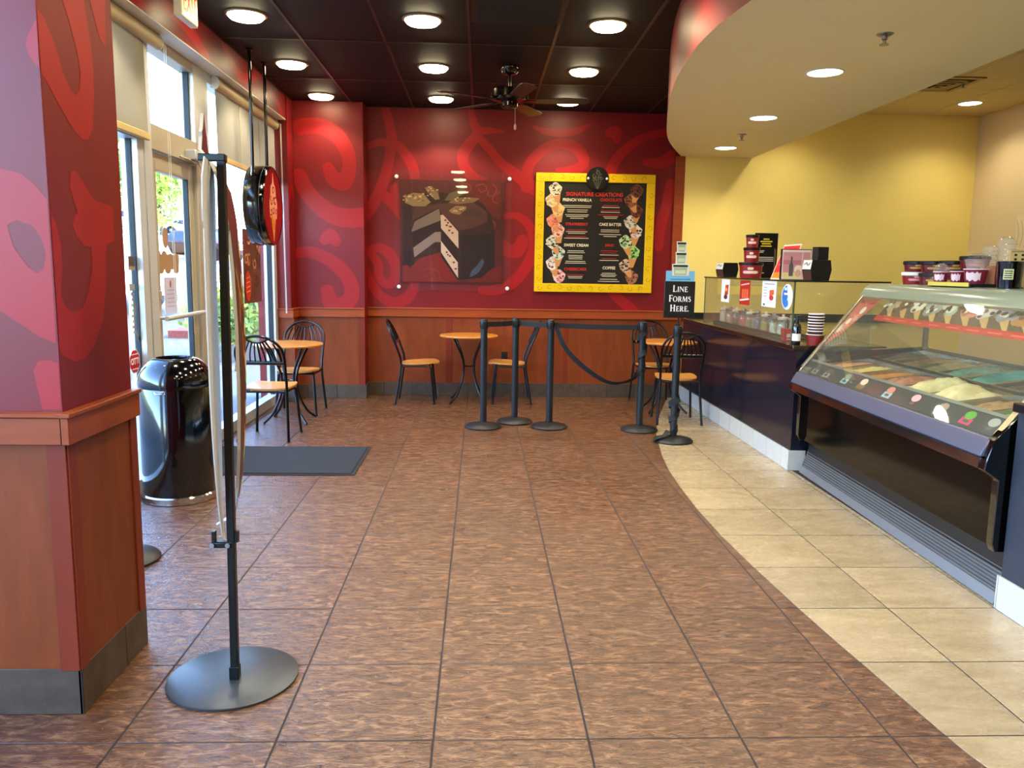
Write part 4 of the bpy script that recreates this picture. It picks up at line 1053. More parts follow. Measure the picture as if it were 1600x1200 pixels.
t = thing('doormat', 'charcoal ribbed doormat on the brown tiles before the glass door', 'doormat', (-1.555, 6.225, 0))
m = MB(); m.box(-.645, .645, -.465, .465, .0005, .006, RUBBER); m.obj('rubber_edge', t, bevel=.002)
m = MB(); m.box(-.615, .615, -.438, .438, .006, .011, MATF); m.obj('pile', t, bevel=.002)

# banner stand: disc base, square post, two flexed cut-out panels
t = thing('banner_stand', 'tall black banner stand with round base and cone-shaped printed panels seen edge-on', 'banner stand', (-.905, 2.835, 0))
DISC = mat('grey_powder_disc', (.25, .27, .285), .36, metal=.35, var=.08, scale=20)
m = MB(); m.lathe([(0, 0), (.232, 0), (.234, .003), (.234, .009), (.230, .011), (0, .011)], DISC, 64); m.obj('base', t)
px, py = .012, -.02
m = MB(); m.box(px-.0135, px+.0135, py-.0135, py+.0135, .011, 1.89, BLACKM)
m.v = [(x+.017*z/1.89, y, z) for x, y, z in m.v]; m.obj('post', t, bevel=.002)
m = MB(); m.box(px-.017, px+.017, py-.017, py+.017, .011, .06, BLACKM); m.obj('collar', t, bevel=.002)
m = MB(); m.box(-.045, .045, py-.016, py+.016, 1.868, 1.892, BLACKM); arm = m.obj('top_arm', t, bevel=.003)
m = MB(); m.tube([(-.052, py-.002, 1.87), (-.018, py-.005, 1.80)], .002, STEEL, 5); m.obj('wire', arm)
m = MB(); m.box(-.055, .022, py-.016, py+.016, .515, .538, BLACKM); low = m.obj('lower_arm', t, bevel=.005)
for x in (-.047, .008):
    m = MB(); m.tube([(x, py-.022, .527), (x, py-.014, .527)], .009, STEEL, 10); m.obj('bolt', low)
for x in (-.045, .036):
    m = MB(); m.box(x-.006, x+.006, py-.01, py+.01, .535, .575, BLACKM); m.obj('clip', low)
OUT = [(.53, .015), (.56, .035), (.70, .105), (.85, .17), (.98, .20), (1.10, .215), (1.30, .225), (1.50, .232), (1.64, .235), (1.66, .262), (1.70, .27), (1.745, .262), (1.80, .255), (1.87, .215), (1.92, .15), (1.97, .10), (1.985, .105), (2.00, .07), (2.06, .004)]
OUT = [(a, b*.80) for a, b in OUT]
TH = R(12.6)
ddir = Vector((-math.sin(TH), math.cos(TH), 0)); dn = Vector((math.cos(TH), math.sin(TH), 0))
def bow(z):
    q = max(0, min(1, (z-.53)/1.35)); return math.sin(PI*q)**.25
def panel(x0, amp, yc, front, back, name, edgem, th=.002):
    vs = []; fs = []; n = len(OUT); nc = 7
    m = MB()
    def P(z, u, off):
        c = Vector((x0, 0, z))+ddir*yc+dn*(amp*bow(z))
        return c+ddir*u+dn*off
    for lay, off, mm in ((0, th, front), (1, -th, back)):
        vs = [P(z, w*(-1+2*j/(nc-1)), off) for z, w in OUT for j in range(nc)]
        m.add(vs, [(i*nc+j, i*nc+j+1, (i+1)*nc+j+1, (i+1)*nc+j) for i in range(n-1) for j in range(nc-1)], mm)
    for s in (-1, 1):
        vs = [P(z, s*w, th) for z, w in OUT]+[P(z, s*w, -th) for z, w in OUT]
        m.add(vs, [(i, i+1, n+i+1, n+i) for i in range(n-1)], edgem)
    o = m.obj(name, t, flat=True)
    return o, P
BPR = mat('dark_red_print', (.33, .065, .07), .35, var=.15, scale=6)
BWH = mat('white_panel_back', (.80, .79, .76), .5)
po, PF = panel(-.057, .106, .20, BPR, BWH, 'printed_panel', BWH, .006)
full = OUT; OUT = [p for p in OUT if p[0] < 1.82]+[(1.868, .15)]
panel(-.013, -.014, .0, BWH, BPR, 'rear_panel', BWH)
OUT = full
# print on the panel: brown lower part, gold scrolls, scoops along the far edge
def on_panel(polys, m_, nm, off):
    m = MB()
    for p in polys:
        m.add([PF(z, u, .0062+off) for u, z in p], [tuple(range(len(p)))], m_)
    return m.obj(nm, po, flat=True)
def wz(z):
    for (a, b), (c, d) in zip(OUT, OUT[1:]):
        if z <= c: return b+(d-b)*(z-a)/(c-a)
    return 0
zz = [.54+k*.05 for k in range(22)]
on_panel([[(-wz(a)*.98, a), (wz(a)*.98, a), (wz(b)*.98, b), (-wz(b)*.98, b)] for a, b in zip(zz, zz[1:])], ink((.30, .16, .09), .4), 'printed_brown', .0002)
gold = [q for pts in ([(.10, 1.55), (.17, 1.50), (.19, 1.42), (.13, 1.38), (.10, 1.44)], [(.02, 1.42), (.12, 1.33), (.16, 1.22), (.06, 1.18), (.03, 1.26)], [(-.1, 1.5), (-.03, 1.42), (-.06, 1.32)], [(.06, .72), (.12, .82), (.05, .9)]) for q in stroke_quads(pts, [.03]*len(pts), 4)]
on_panel(gold, ink((.72, .48, .18), .4), 'printed_scrolls', .0004)
rr = random.Random(3)
for k in range(16):
    z = .66+k*.062; u = wz(z)*(.80-.16*rr.random()); r = .035+.015*rr.random()
    c = [(.80, .68, .46), (.46, .30, .18), (.66, .70, .30), (.86, .78, .62), (.55, .22, .14)][k % 5]
    on_panel([[(u+r*math.cos(2*PI*i/12), z+r*.9*math.sin(2*PI*i/12)) for i in range(12)]], ink(c, .4), 'printed_scoop', .0006+.0001*k)

# round sign on two poles
t = thing('hanging_round_sign', 'black drum-shaped hanging sign with a red face showing a swirled cone', 'sign', (-1.93, 7.34, 2.035))
m = MB()
RR = .345
ring = [(-.09, RR-.02), (-.085, RR-.004), (-.075, RR), (.075, RR), (.085, RR-.004), (.09, RR-.015)]
n = 56
vs = [(x, r*math.cos(2*PI*k/n), r*math.sin(2*PI*k/n)) for x, r in ring for k in range(n)]
m.add(vs, [(j*n+k, j*n+(k+1) % n, (j+1)*n+(k+1) % n, (j+1)*n+k) for j in range(len(ring)-1) for k in range(n)], BLACKG)
m.obj('drum', t)
m = MB()
for x in (-.05, .05):
    m.lathe([(RR+.001, -.003), (RR+.002, 0), (RR+.001, .003)], mat('dark_steel_band', (.25, .27, .26), .3, metal=.8), 56)
    k0 = len(m.v)-3*56
    for i in range(k0, len(m.v)):
        X, Y_, Z = m.v[i]; m.v[i] = (x+Z, X, Y_)
m.obj('rim_band', t)
FACER = mat('sign_red_face', (.58, .035, .045), .22, coat=.3)
for sgn in (1, -1):
    m = MB(); m.prism([((RR-.012)*math.cos(2*PI*k/48), (RR-.012)*math.sin(2*PI*k/48)) for k in range(48)], 0, sgn*.080, sgn*.086, FACER); f = m.obj('face', t)
    ar = Art((sgn*.0865, 0, 0), (0, sgn, 0), (0, 0, 1), (sgn, 0, 0))
    PINK = ink((.93, .62, .47)); ORA = ink((.90, .55, .10))
    ar.poly([(-.085, -.08), (.085, -.08), (.012, -.30), (-.004, -.31)], ORA)
    for u in (-.03, .02): ar.stroke([(u-.03, -.09), (u+.02, -.2)], .008, FACER)
    blob = [(.0, .29), (.03, .20), (.075, .17), (.10, .08), (.13, .03), (.12, -.06), (.10, -.11), (.04, -.08), (.0, -.12), (-.05, -.08), (-.10, -.11), (-.13, -.05), (-.13, .04), (-.10, .09), (-.08, .17), (-.03, .20)]
    bc = [(p.x, p.y) for p in crom([(a_, b_, 0) for a_, b_ in blob], 4, True)]
    ar.poly(bc, PINK)
    for cx_, cy_, r_, ph in ((0, .13, .045, 0), (-.06, .04, .045, 2), (.06, .04, .045, 1), (0, -.03, .045, 3), (-.085, -.05, .035, 4), (.085, -.05, .035, 0), (.0, .055, .03, 5)):
        ar.stroke([(cx_+r_*(1-.11*k)*math.cos(ph+.75*k), cy_+r_*(1-.11*k)*math.sin(ph+.75*k)) for k in range(8)], [.012]*8, FACER, n=3)
    ar.obj('printed_cone', f)
for y in (-.235, .235):
    m = MB(); zt = 3.306-2.035; zb = math.sqrt(RR**2-y*y)-.01
    m.tube([(-.02, y, zb), (-.02, y, zt)], .014, BLACKG, 10); po_ = m.obj('pole', t)
    m = MB(); m.lathe([(.032, zt-.012), (.032, zt), (0, zt)], BLACKG, 14, (-.02, y, 0)); m.lathe([(.02, zb-.005), (.02, zb+.02), (.0, zb+.02)], BLACKG, 12, (-.02, y, 0)); m.obj('flange', po_)

# ------------------------------------------------------------------ pictures on the back wall
t = thing('cake_picture', 'framed cake photograph under clear acrylic on the red back wall', 'picture', (-.325, 9.5, 1.915))
def rel(p): return (p[0]+.325, p[1]-1.915)
c0 = [p for c, pl_ in CAKE for p in pl_]
x0, x1, z0, z1 = -.935+.325, .255+.325, 1.345-1.915, 2.515-1.915
m = MB(); m.box(x0, x1, -.030, -.001, z0, z1, mat('picture_board', (.33, .14, .11), .4)); bd = m.obj('print_board', t, bevel=.002)
a = Art((0, -.0302, 0), (1, 0, 0), (0, 0, 1), (0, -1, 0), .0001)
a.rect(x0+.004, x1-.004, z0+.004, z1-.004, mat('picture_ground', (.31, .085, .07), .3, var=.3, scale=3))
for k, (c, p) in enumerate(CAKE[:3]): a.poly([rel(q) for q in p], ink(c, .3))
for p in CAKE_SWIRLS: a.stroke([rel(q) for q in p], .016, ink((.52, .19, .13), .3))
for c, p in CAKE[3:]:
    a.poly([rel(q) for q in p], ink(c, .3))
rr = random.Random(5)
for p in CAKE_SPECKS:
    u, v = rel(p); a.ell(u, v, .010+.006*rr.random(), .012, ink((.52, .22, .16), .3), 8)
for cx_, cz_, rx_, rz_, n_ in ((430, 355, 85, 32, 26), (575, 308, 45, 40, 18), (775, 440, 55, 24, 18), (790, 365, 70, 16, 10)):
    for k in range(n_):
        px_, pz_ = cx_+rx_*(2*rr.random()-1)*.9, cz_+rz_*(2*rr.random()-1)*.9
        X_ = -.3195+(px_/5+560-706.5)*.00758; Z_ = 1.912-(pz_/5+240-365)*.00742
        a.ell(X_+.325, Z_-1.915, .012, .008, ink(rr.choice([(.74, .62, .42), (.44, .30, .18), (.85, .72, .50)]), .3), 7, up=True)
a.obj('printed_cake', bd)
m = MB(); m.box(-.675, .675, -.050, -.045, -.665, .70, ACRYL); m.obj('acrylic_sheet', t)
for x, z in ((-.645, .625), (.648, .62), (-.625, -.625), (.638, -.63)):
    m = MB(); m.tube([(x, -.001, z), (x, -.058, z)], .018, CHROME, 16); s_ = m.obj('standoff', t)
    m = MB(); m.lathe([(.022, 0), (.022, .005), (.016, .009), (0, .010)], WPLAST, 16); k_ = m.obj('standoff_cap', s_, (x, -.056, z), (R(90), 0, 0))

t = thing('menu_board', 'yellow framed black menu board headed SIGNATURE CREATIONS on the back wall', 'menu board', (1.325, 9.5, 1.935))
YEL = mat('yellow_frame', (.92, .74, .04), .30, var=.05, scale=5); YELD = ink((.76, .58, .02), .3)
bx0, bx1, bz0, bz1, fw = -.695, .692, -.680, .682, .098
m = MB(); m.box(bx0+.02, bx1-.02, -.030, -.001, bz0+.02, bz1-.02, mat('menu_black', (.105, .09, .06), .4)); pan = m.obj('menu_panel', t)
fr = MB()
for a_, b_, c_, d_ in ((bx0, bx1, bz1-fw, bz1), (bx0, bx1, bz0, bz0+fw), (bx0, bx0+fw, bz0+fw, bz1-fw), (bx1-fw, bx1, bz0+fw, bz1-fw)):
    m = MB(); m.box(a_, b_, -.048, -.001, c_, d_, YEL); f = m.obj('frame_rail', t, bevel=.004)
    ar = Art((0, -.0483, 0), (1, 0, 0), (0, 0, 1), (0, -1, 0), .0002)
    hor = b_-a_ > d_-c_
    L_ = (b_-a_) if hor else (d_-c_)
    for k in range(int(L_/.12)):
        u = .06+k*.12
        if u > L_-.03: break
        ct = (a_+u, (c_+d_)/2) if hor else ((a_+b_)/2, c_+u)
        s_ = 1 if k % 2 else -1
        ar.stroke([(ct[0]+(.034-.004*q)*math.cos(q*.8*s_+k), ct[1]+(.034-.004*q)*math.sin(q*.8*s_+k)) for q in range(7)], .007, YELD, (a_+.004, b_-.004, c_+.004, d_-.004), 2)
    ar.obj('printed_scroll', f)
ar = Art((0, -.0302, 0), (1, 0, 0), (0, 0, 1), (0, -1, 0), .00012)
rr = random.Random(11)
mrel = lambda p: (p[0]-1.325, p[1]-1.935)
for tp_, bt_, c, d in CONES[::-1]:
    (tx, tz), (bx_, bz_) = mrel(tp_), mrel(bt_)
    r = .074
    dx, dz = bx_-tx, bz_-tz; L_ = math.hypot(dx, dz); ux, uz = dx/L_, dz/L_; nx_, nz_ = -uz, ux
    bz2 = max(bz_, bz0+fw+.004)
    ar.poly([(tx+nx_*r*.9, tz+nz_*r*.9), (tx-nx_*r*.9, tz-nz_*r*.9), (bx_-nx_*.02, bz2), (bx_+nx_*.02, bz2)], ink((.80, .55, .30)))
    ar.poly([(tx+r*(1+.10*math.sin(5*q))*math.cos(q), tz+r*(1+.10*math.cos(4*q))*math.sin(q)) for q in [2*PI*k/20 for k in range(20)]], ink(c))
    for k in range(26):
        q = rr.random()*2*PI; s_ = r*.88*math.sqrt(rr.random()); mixc = rr.choice((0, .3, .55, .8, 1.0)); lt = rr.choice((.82, .92, 1.0, 1.10))
        cc = tuple(round(min(1, (c[i]*(1-mixc)+d[i]*mixc)*lt)*16)/16 for i in range(3))
        ar.ell(tx+s_*math.cos(q), tz+s_*math.sin(q), .007+.016*rr.random(), .006+.010*rr.random(), ink(cc), 7, up=False)
    ar.h += .00012
for x0_, z0_, x1_, z1_, c in MENU_LINES:
    ar.rect(x0_-1.325, x1_-1.325, z0_-1.935-.0042, z0_-1.935+.0042, ink(tuple(.82*q for q in c)), up=False)
ar.obj('printed_cones', pan)
WT = {'SIGNATURE CREATIONS': .665, 'FRENCH VANILLA': .335, 'CHOCOLATE': .255, 'STRAWBERRY': .262, 'CAKE BATTER': .262, 'SWEET CREAM': .285, 'MINT': .105, 'CHEESECAKE': .262, 'COFFEE': .150}
for s_, p, hh, c in MENU_TEXT:
    u, v = mrel(p); text_obj(s_, hh*1.25, ink(c), (u, -.0325, v), (1, 0, 0), (0, 0, 1), pan, 'heading', width=WT[s_], bold=.001)
m = MB(); m.lathe([(0, -.012), (.128, -.012), (.132, -.006), (.132, .0), (.126, .006), (0, .006)], mat('black_medallion', (.075, .07, .05), .3), 40)
md = m.obj('medallion', t, (.012, -.058, .625), (R(90), 0, 0))
ar = Art((0, 0, .0066), (1, 0, 0), (0, 1, 0), (0, 0, 1), .0002)
OL = ink((.42, .42, .33))
for cx_, cy_, r_, ph in ((0, .062, .026, 0), (-.030, .025, .028, 2), (.030, .025, .028, 1), (0, .0, .026, 3), (-.045, -.005, .020, 4), (.045, -.005, .020, 0), (.0, .09, .014, 2)):
    ar.stroke([(cx_+r_*(1-.11*k)*math.cos(ph+.8*k), cy_+r_*(1-.11*k)*math.sin(ph+.8*k)) for k in range(8)], .0055, OL, n=3)
for u in (-.04, -.014, .014, .04): ar.stroke([(u, -.028), (u*.15, -.112)], .0045, OL, n=2)
ar.obj('embossed_cone', md)
for x in (-.108, .108):
    m = MB(); m.lathe([(.014, .006), (.014, .012), (.008, .017), (0, .018)], WPLAST, 14, (x, 0, 0)); m.obj('screw', md)

t = thing('wall_outlet', 'dark wall outlet low on the wood panelling under the menu board', 'outlet', (.293, 9.492, .478))
m = MB(); m.box(-.038, .038, -.008, 0, -.06, .06, mat('brown_outlet_plate', (.10, .055, .035), .4)); m.obj('plate', t, bevel=.003)
for z in (-.025, .025):
    m = MB(); m.box(-.017, .017, -.010, -.006, z-.014, z+.014, BLACKP); m.obj('socket', t, bevel=.002)

# ------------------------------------------------------------------ counter at the far right
t = thing('service_counter', 'long glossy black counter with dark red worktop edge beyond the ice cream case', 'counter', (2.41, 5.99, 0))
L = 3.455
m = MB(); m.box(.012, .64, 0, L, .0, .935, BLACKP); m.obj('carcass', t)
for a, b in ((0.0, 1.13), (1.13, 2.30), (2.30, L)):
    m = MB(); m.box(0, .012, a+.0008, b-.0008, .160, .935, LAMINATE); m.obj('front_panel', t)
m = MB(); m.box(.0, .64, -.012, .0, .16, .935, LAMINATE); m.obj('end_panel', t)
m = MB(); m.box(-.032, .70, -.012, L+.0, .935, .975, CTOP); m.obj('worktop', t, bevel=.006)
m = MB(); m.box(-.008, .0, 0, L, .0, .158, GROUT); m.obj('plinth', t)
y = L
k = 0
while y > .03:
    y0 = max(y-.332, 0)
    m = MB(); m.box(-.014, -.002, y0+.003, y-.003, .001, .160, BASEW); m.obj('base_tile', t, bevel=.0015); y = y0
m = MB(); m.box(-.014, .12, -.013, -.001, .001, .16, BASEW); m.obj('base_tile', t, bevel=.0015)
def near_counter():
    t = thing('service_counter', 'navy speckled counter end with black worktop at the right edge of the view', 'counter', (2.41, .4, 0))
    L = 3.035
    m = MB(); m.box(.0, .62, 0, L, .0, .925, NEARLAM); m.obj('front_panel', t)
    m = MB(); m.box(-.030, .66, 0, L+.004, .925, .968, mat('black_worktop', (.05, .05, .055), .22, coat=.3)); m.obj('worktop', t, bevel=.006)
    y = L
    while y > .03:
        y0 = max(y-.332, 0)
        m = MB(); m.box(-.014, -.002, y0+.003, y-.003, .001, .160, BASEW); m.obj('base_tile', t, bevel=.0015); y = y0
    m = MB(); m.box(-.014, .05, L+.001, L+.010, .001, .16, BASEW); m.obj('base_tile', t, bevel=.0015)
near_counter()

# glass guard on the counter
t = thing('glass_guard', 'clear glass sneeze guard with dark top edge standing on the far counter', 'glass guard', (2.42, 6.13, .975))
L = 2.47
def gp(nm, *b):
    m = MB(); m.box(*b, GUARDGLASS); return m.obj(nm, t)
gp('front_pane', -.003, .003, 0, L, .0, .480)
gp('end_pane', .004, .62, -.003, .003, .0, .480); gp('end_pane', .004, .62, L-.003, L+.003, .0, .480)
gp('glass_shelf', -.012, .75, -.01, L+.01, .481, .489)
DEDGE = mat('dark_glass_edge', (.05, .06, .05), .2)
m = MB(); m.box(-.014, -.011, -.012, L+.012, .478, .490, DEDGE); m.box(-.014, .75, -.013, -.010, .478, .490, DEDGE); m.obj('shelf_edge', t)
m = MB(); m.box(-.004, .008, -.005, .006, 0, .478, mat('green_glass_edge', (.30, .34, .24), .3)); m.obj('corner_edge', t)
m = MB(); m.box(-.004, .004, L-.004, L+.004, 0, .478, _mats['green_glass_edge']); m.obj('corner_edge', t)
def sticker(nm, label, y0, y1, z0, z1, paint, shape='rect', base=(.95, .95, .94)):
    s = thing(nm, label, 'sticker', (2.4160, (y0+y1)/2, (z0+z1)/2))
    w, h = (y1-y0)/2, (z1-z0)/2
    ar = Art((0, 0, 0), (0, -1, 0), (0, 0, 1), (-1, 0, 0), .0003)
    m = MB()
    if shape == 'rect': m.box(-.0006, .0004, -w, w, -h, h, ink(base))
    else: m.prism([(w*math.cos(2*PI*k/32), h*math.sin(2*PI*k/32)) for k in range(32)], 0, -.0006, .0004, ink(base))
    m.obj('sheet', s)
    ar.h = .0009; paint(ar, w, h); ar.obj('print', s)
    return s
def p1_(a, w, h):
    a.poly([(-.02, -h*.6), (w*.7, -h*.3), (w*.8, h*.55), (.0, h*.5)], ink((.80, .22, .12))); a.ell(.02, -h*.55, w*.45, h*.2, ink((.35, .18, .20))); a.ell(.03, h*.1, w*.3, h*.16, ink((.95, .62, .30)))
def p2_(a, w, h):
    for k in (-.45, 0, .45): a.poly([(w*k-.02, -h*.45), (w*k+.03, -h*.45), (w*k+.035, h*.3), (w*k-.012, h*.3)], ink((.93, .42, .26)))
    a.poly([(-w*.8, h*.55), (w*.8, h*.72), (w*.8, h*.82), (-w*.8, h*.66)], ink((.95, .80, .75))); a.poly([(-w*.9, -h*.72), (w*.9, -h*.55), (w*.9, -h*.42), (-w*.9, -h*.58)], ink((.96, .94, .92)))
def p3_(a, w, h):
    a.rect(-w*.7, w*.8, h*.72, h*.80, ink((.62, .60, .60)))
    for k in range(4): a.rect(-w*.75, -w*.25, h*(.45-.22*k), h*(.52-.22*k), ink((.70, .70, .70)))
    a.poly([(w*.1, h*.3), (w*.7, h*.35), (w*.75, -.0), (w*.15, -.02)], ink((.88, .36, .20))); a.ell(w*.4, -h*.28, w*.3, h*.2, ink((.78, .25, .22))); a.rect(-w*.7, -w*.45, -h*.9, -h*.75, ink((.3, .3, .3)))
def p4_(a, w, h):
    a.poly([(w*.9*math.cos(R(q)), h*.9*math.sin(R(q))) for q in range(95, 266, 15)]+[(-w*.1, -h*.5), (.15*w, .0)], ink((.16, .42, .74)))
    a.rect(-w*.55, w*.1, h*.15, h*.30, ink((.95, .96, .97))); a.ell(-w*.05, -h*.5, w*.35, h*.3, ink((.20, .48, .80))); a.rect(-w*.5, -w*.05, h*.5, h*.72, ink((.80, .90, .96)))
sticker('glass_sticker', 'white sticker with red and orange art at the far left of the counter glass', 7.74, 8.0, 1.225, 1.448, p1_)
sticker('glass_sticker', 'tall red sticker with orange stripes on the counter glass', 7.14, 7.42, 1.225, 1.445, p2_, base=(.74, .14, .10))
sticker('glass_sticker', 'white notice sticker with grey lines and a red picture on the counter glass', 6.50, 6.83, 1.234, 1.452, p3_)
sticker('glass_sticker', 'blue and white oval sticker at the right end of the counter glass', 6.145, 6.375, 1.232, 1.435, p4_, 'oval', (.88, .92, .95))

# topping jars in a row behind the glass
tr = thing('topping_tray', 'low steel tray under the row of topping jars behind the counter glass', 'tray', (2.62, 7.55, .975))
m = MB(); m.box(-.11, .11, -1.0, 1.0, .0, .012, STEEL)
for a in (-.11, .106): m.box(a, a+.004, -1.0, 1.0, .012, .035, STEEL)
m.obj('tray', tr, bevel=.001)
rr = random.Random(2)
jc = [(.78, .77, .70), (.70, .55, .46), (.74, .56, .52), (.55, .32, .22), (.68, .42, .34), (.80, .38, .22), (.62, .56, .42), (.78, .66, .50), (.50, .44, .48), (.70, .62, .28), (.45, .30, .2), (.84, .84, .76), (.80, .86, .82), (.55, .50, .46)]
jn = ['white', 'tan', 'pink', 'brown', 'rose', 'orange', 'grey-brown', 'beige', 'mauve', 'yellow', 'dark brown', 'cream', 'pale green', 'grey']
for k in range(14):
    y = 8.46-.139*k
    j = thing('topping_jar', '%s clear jar of %s topping with steel lid behind the counter glass' % (['first', 'second', 'third', 'fourth', 'fifth', 'sixth', 'seventh', 'eighth', 'ninth', 'tenth', 'eleventh', 'twelfth', 'thirteenth', 'last'][k], jn[k]), 'jar', (2.60+.02*math.sin(k*2.1), y, .988), 0, 'topping jars behind the counter glass')
    m = MB(); m.lathe([(0, 0), (.046, 0), (.050, .01), (.050, .125), (.044, .135)], CLEARP, 18); m.obj('jar_body', j)
    m = MB(); m.lathe([(0, .004), (.044, .004), (.044, .07+.045*rr.random()), (0, .09+.03*rr.random())], mat('topping_'+jn[k].replace(' ', '_').replace('-', '_'), jc[k], .6, var=.25, scale=60), 16); m.obj('filling', j)
    m = MB(); m.lathe([(.046, .134), (.048, .150), (.030, .156), (.012, .158), (.012, .178), (0, .18)], STEEL if k % 3 else WPLAST, 18); m.obj('lid', j)

# tubs, signs and boxes on the glass shelf
SH = 1.4645
TUBR = mat('wine_red_tub', (.56, .085, .11), .35); TUBD = mat('dark_red_tub', (.40, .045, .06), .3, coat=.2); LIDB = mat('dark_brown_lid', (.075, .03, .03), .4, spec=.3); LABW = ink((.93, .80, .72)); LABG = ink((.78, .58, .32))
def tub(loc, r, h, label, body=None, lid=None, lab=None, group=None, cat='tub', rz=R(-20)):
    body = body or TUBR; lid = lid or LIDB; lab = lab or LABW
    o = thing('ice_cream_tub', label, cat, loc, rz, group)
    m = MB(); m.lathe([(0, .0), (r*.86, .0), (r*.87, .003), (r*.98, h-.022), (r*.98, h-.018), (0, h-.018)], body, 28); m.obj('cup', o)
    m = MB(); m.lathe([(r*1.0, h-.026), (r*1.04, h-.022), (r*1.04, h-.004), (r*.99, h), (0, h)], lid, 28); m.obj('lid', o)
    m = MB(); n = 9
    for z0, z1, sp in ((.28, .46, .72), (.52, .68, .26)):
        vs = []
        for k in range(n):
            a = -PI/2-sp+2*sp*k/(n-1)
            for z in (z0, z1):
                q = r*(.86+.12*z*h/(h-.022))+.0012; e = 0 if 0 < k < n-1 else .2*(z1-z0)*(1 if z == z0 else -1)
                vs.append((q*math.cos(a), q*math.sin(a), (z+e)*h))
        m.add(vs, [(2*k, 2*k+2, 2*k+3, 2*k+1) for k in range(n-1)], lab)
    m.obj('printed_label', o)
    return o
tub((2.60, 7.70, SH), .112, .150, 'largest red tub with dark lid at the bottom of the stack on the glass shelf', group='stacked red tubs on the glass shelf')
tub((2.60, 7.70, SH+.150), .076, .140, 'middle red tub with dark lid in the stack on the glass shelf', group='stacked red tubs on the glass shelf')
tub((2.60, 7.70, SH+.290), .060, .120, 'smallest red tub with dark lid on top of the stack on the glass shelf', group='stacked red tubs on the glass shelf')
BOXK = mat('black_flared_carton', (.055, .04, .04), .4); BOXB = mat('brown_carton_side', (.30, .16, .14), .4)
def flared(loc, rz, w, h, d, label):
    o = thing('flared_carton', label, 'carton', loc, rz)
    pr = [(-w*.40, 0), (w*.40, 0), (w*.5, h*.52), (w*.43, h), (-w*.43, h), (-w*.5, h*.52)]
    m = MB(); m.prism(pr, 1, -d/2, d/2, BOXK); b = m.obj('carton', o, bevel=.003)
    ar = Art((-w*.40, 0, 0), (0, -1, 0), (-.1*w, 0, h*.52), (-1, 0, .1), .0006); ar.h = .001
    ar.rect(-d*.48, d*.48, .05, .95, BOXB); ar.obj('side_print', b)
    ar = Art((-w*.5, 0, h*.52), (0, -1, 0), (.07*w, 0, h*.48), (-1, 0, 0), .0006); ar.h = .001
    ar.rect(-d*.48, d*.48, .05, .97, ink((.90, .88, .83))); ar.stroke([(-d*.3, .5), (-d*.1, .75), (d*.1, .4), (d*.3, .7)], .02, ink((.5, .45, .4)), n=3); ar.obj('side_label', b)
    return o
flared((2.60, 8.45, SH), R(12), .185, .150, .15, 'black flared carton with white and brown side at the shelf far end')
flared((2.635, 6.25, SH), R(10), .185, .160, .12, 'black flared carton with white side at the near end of the glass shelf')
o = thing('black_box', 'small plain black box standing on the near flared carton', 'carton', (2.655, 6.25, SH+.160), R(10))
m = MB(); m.box(-.046, .046, -.04, .04, 0, .100, BOXK); m.obj('carton', o, bevel=.002)
t = thing('price_sign', 'tall black price sign with yellow heading standing behind the red tub stack', 'sign', (2.86, 8.05, SH), R(-3))
m = MB(); m.box(-.115, .115, -.003, .003, 0, .445, mat('black_print_board', (.055, .03, .03), .3)); bd = m.obj('board', t)
m = MB(); m.box(-.105, .105, -.02, .05, 0, .006, BLACKP); m.obj('foot', t)
ar = Art((0, -.0032, 0), (1, 0, 0), (0, 0, 1), (0, -1, 0), .0003); ar.h = .0004
YL = ink((.86, .76, .22)); WL = ink((.82, .78, .72))
for z, w in ((.385, .03), (.362, .06), (.340, .045), (.316, .055)): ar.rect(-w, w, z-.006, z+.006, YL, up=False)
for z, w in ((.27, .035), (.255, .03), (.11, .03), (.125, .035), (.05, .04)): ar.rect(-.085, -.085+2*w, z-.004, z+.004, WL, up=False)
for z in (.205, .188, .17): ar.rect(-.07, .08, z-.004, z+.004, WL, up=False)
ar.poly([(.085, .30), (.10, .28), (.10, .02), (.09, .02)], ink((.45, .36, .28))); ar.obj('printed_prices', bd)
t = thing('red_leaning_card', 'red and orange leaning card in a white edge on the glass shelf', 'card', (2.60, 6.96, SH))
m = MB(); q = .11
m.add([(0, -.20, 0), (0, .20, 0), (q, .20, .30), (q, -.20, .30), (.006, -.20, 0), (.006, .20, 0), (q+.006, .20, .30), (q+.006, -.20, .30)], [(0, 1, 2, 3), (7, 6, 5, 4), (0, 4, 5, 1), (1, 5, 6, 2), (2, 6, 7, 3), (3, 7, 4, 0)], ink((.95, .84, .74))); bd = m.obj('card', t)
ar = Art((0, 0, 0), (0, -1, 0), (q, 0, .30), (-.30, 0, q), .0005); ar.h = .0008
ar.rect(-.185, .185, .03, .96, ink((.84, .13, .13))); ar.poly([(-.185, .03), (.185, .03), (.185, .26), (-.185, .18)], ink((.95, .50, .10)))
ar.poly([(-.12, .40), (.02, .46), (.02, .50), (-.12, .44)], ink((.95, .80, .78))); ar.poly([(-.12, .54), (.05, .60), (.05, .64), (-.12, .57)], ink((.95, .80, .78))); ar.obj('print', bd)
m = MB(); m.box(.06, .066, -.02, .02, 0, .16, ink((.8, .7, .6))); m.obj('strut', t)
t = thing('picture_frame', 'framed pink picture of a bottle and ice cream on the glass shelf', 'picture', (2.585, 6.56, SH), R(-4))
m = MB(); m.box(-.125, .125, -.008, .008, 0, .250, BLACKP); bd = m.obj('frame', t, bevel=.002)
ar = Art((0, -.0083, 0), (1, 0, 0), (0, 0, 1), (0, -1, 0), .0003)
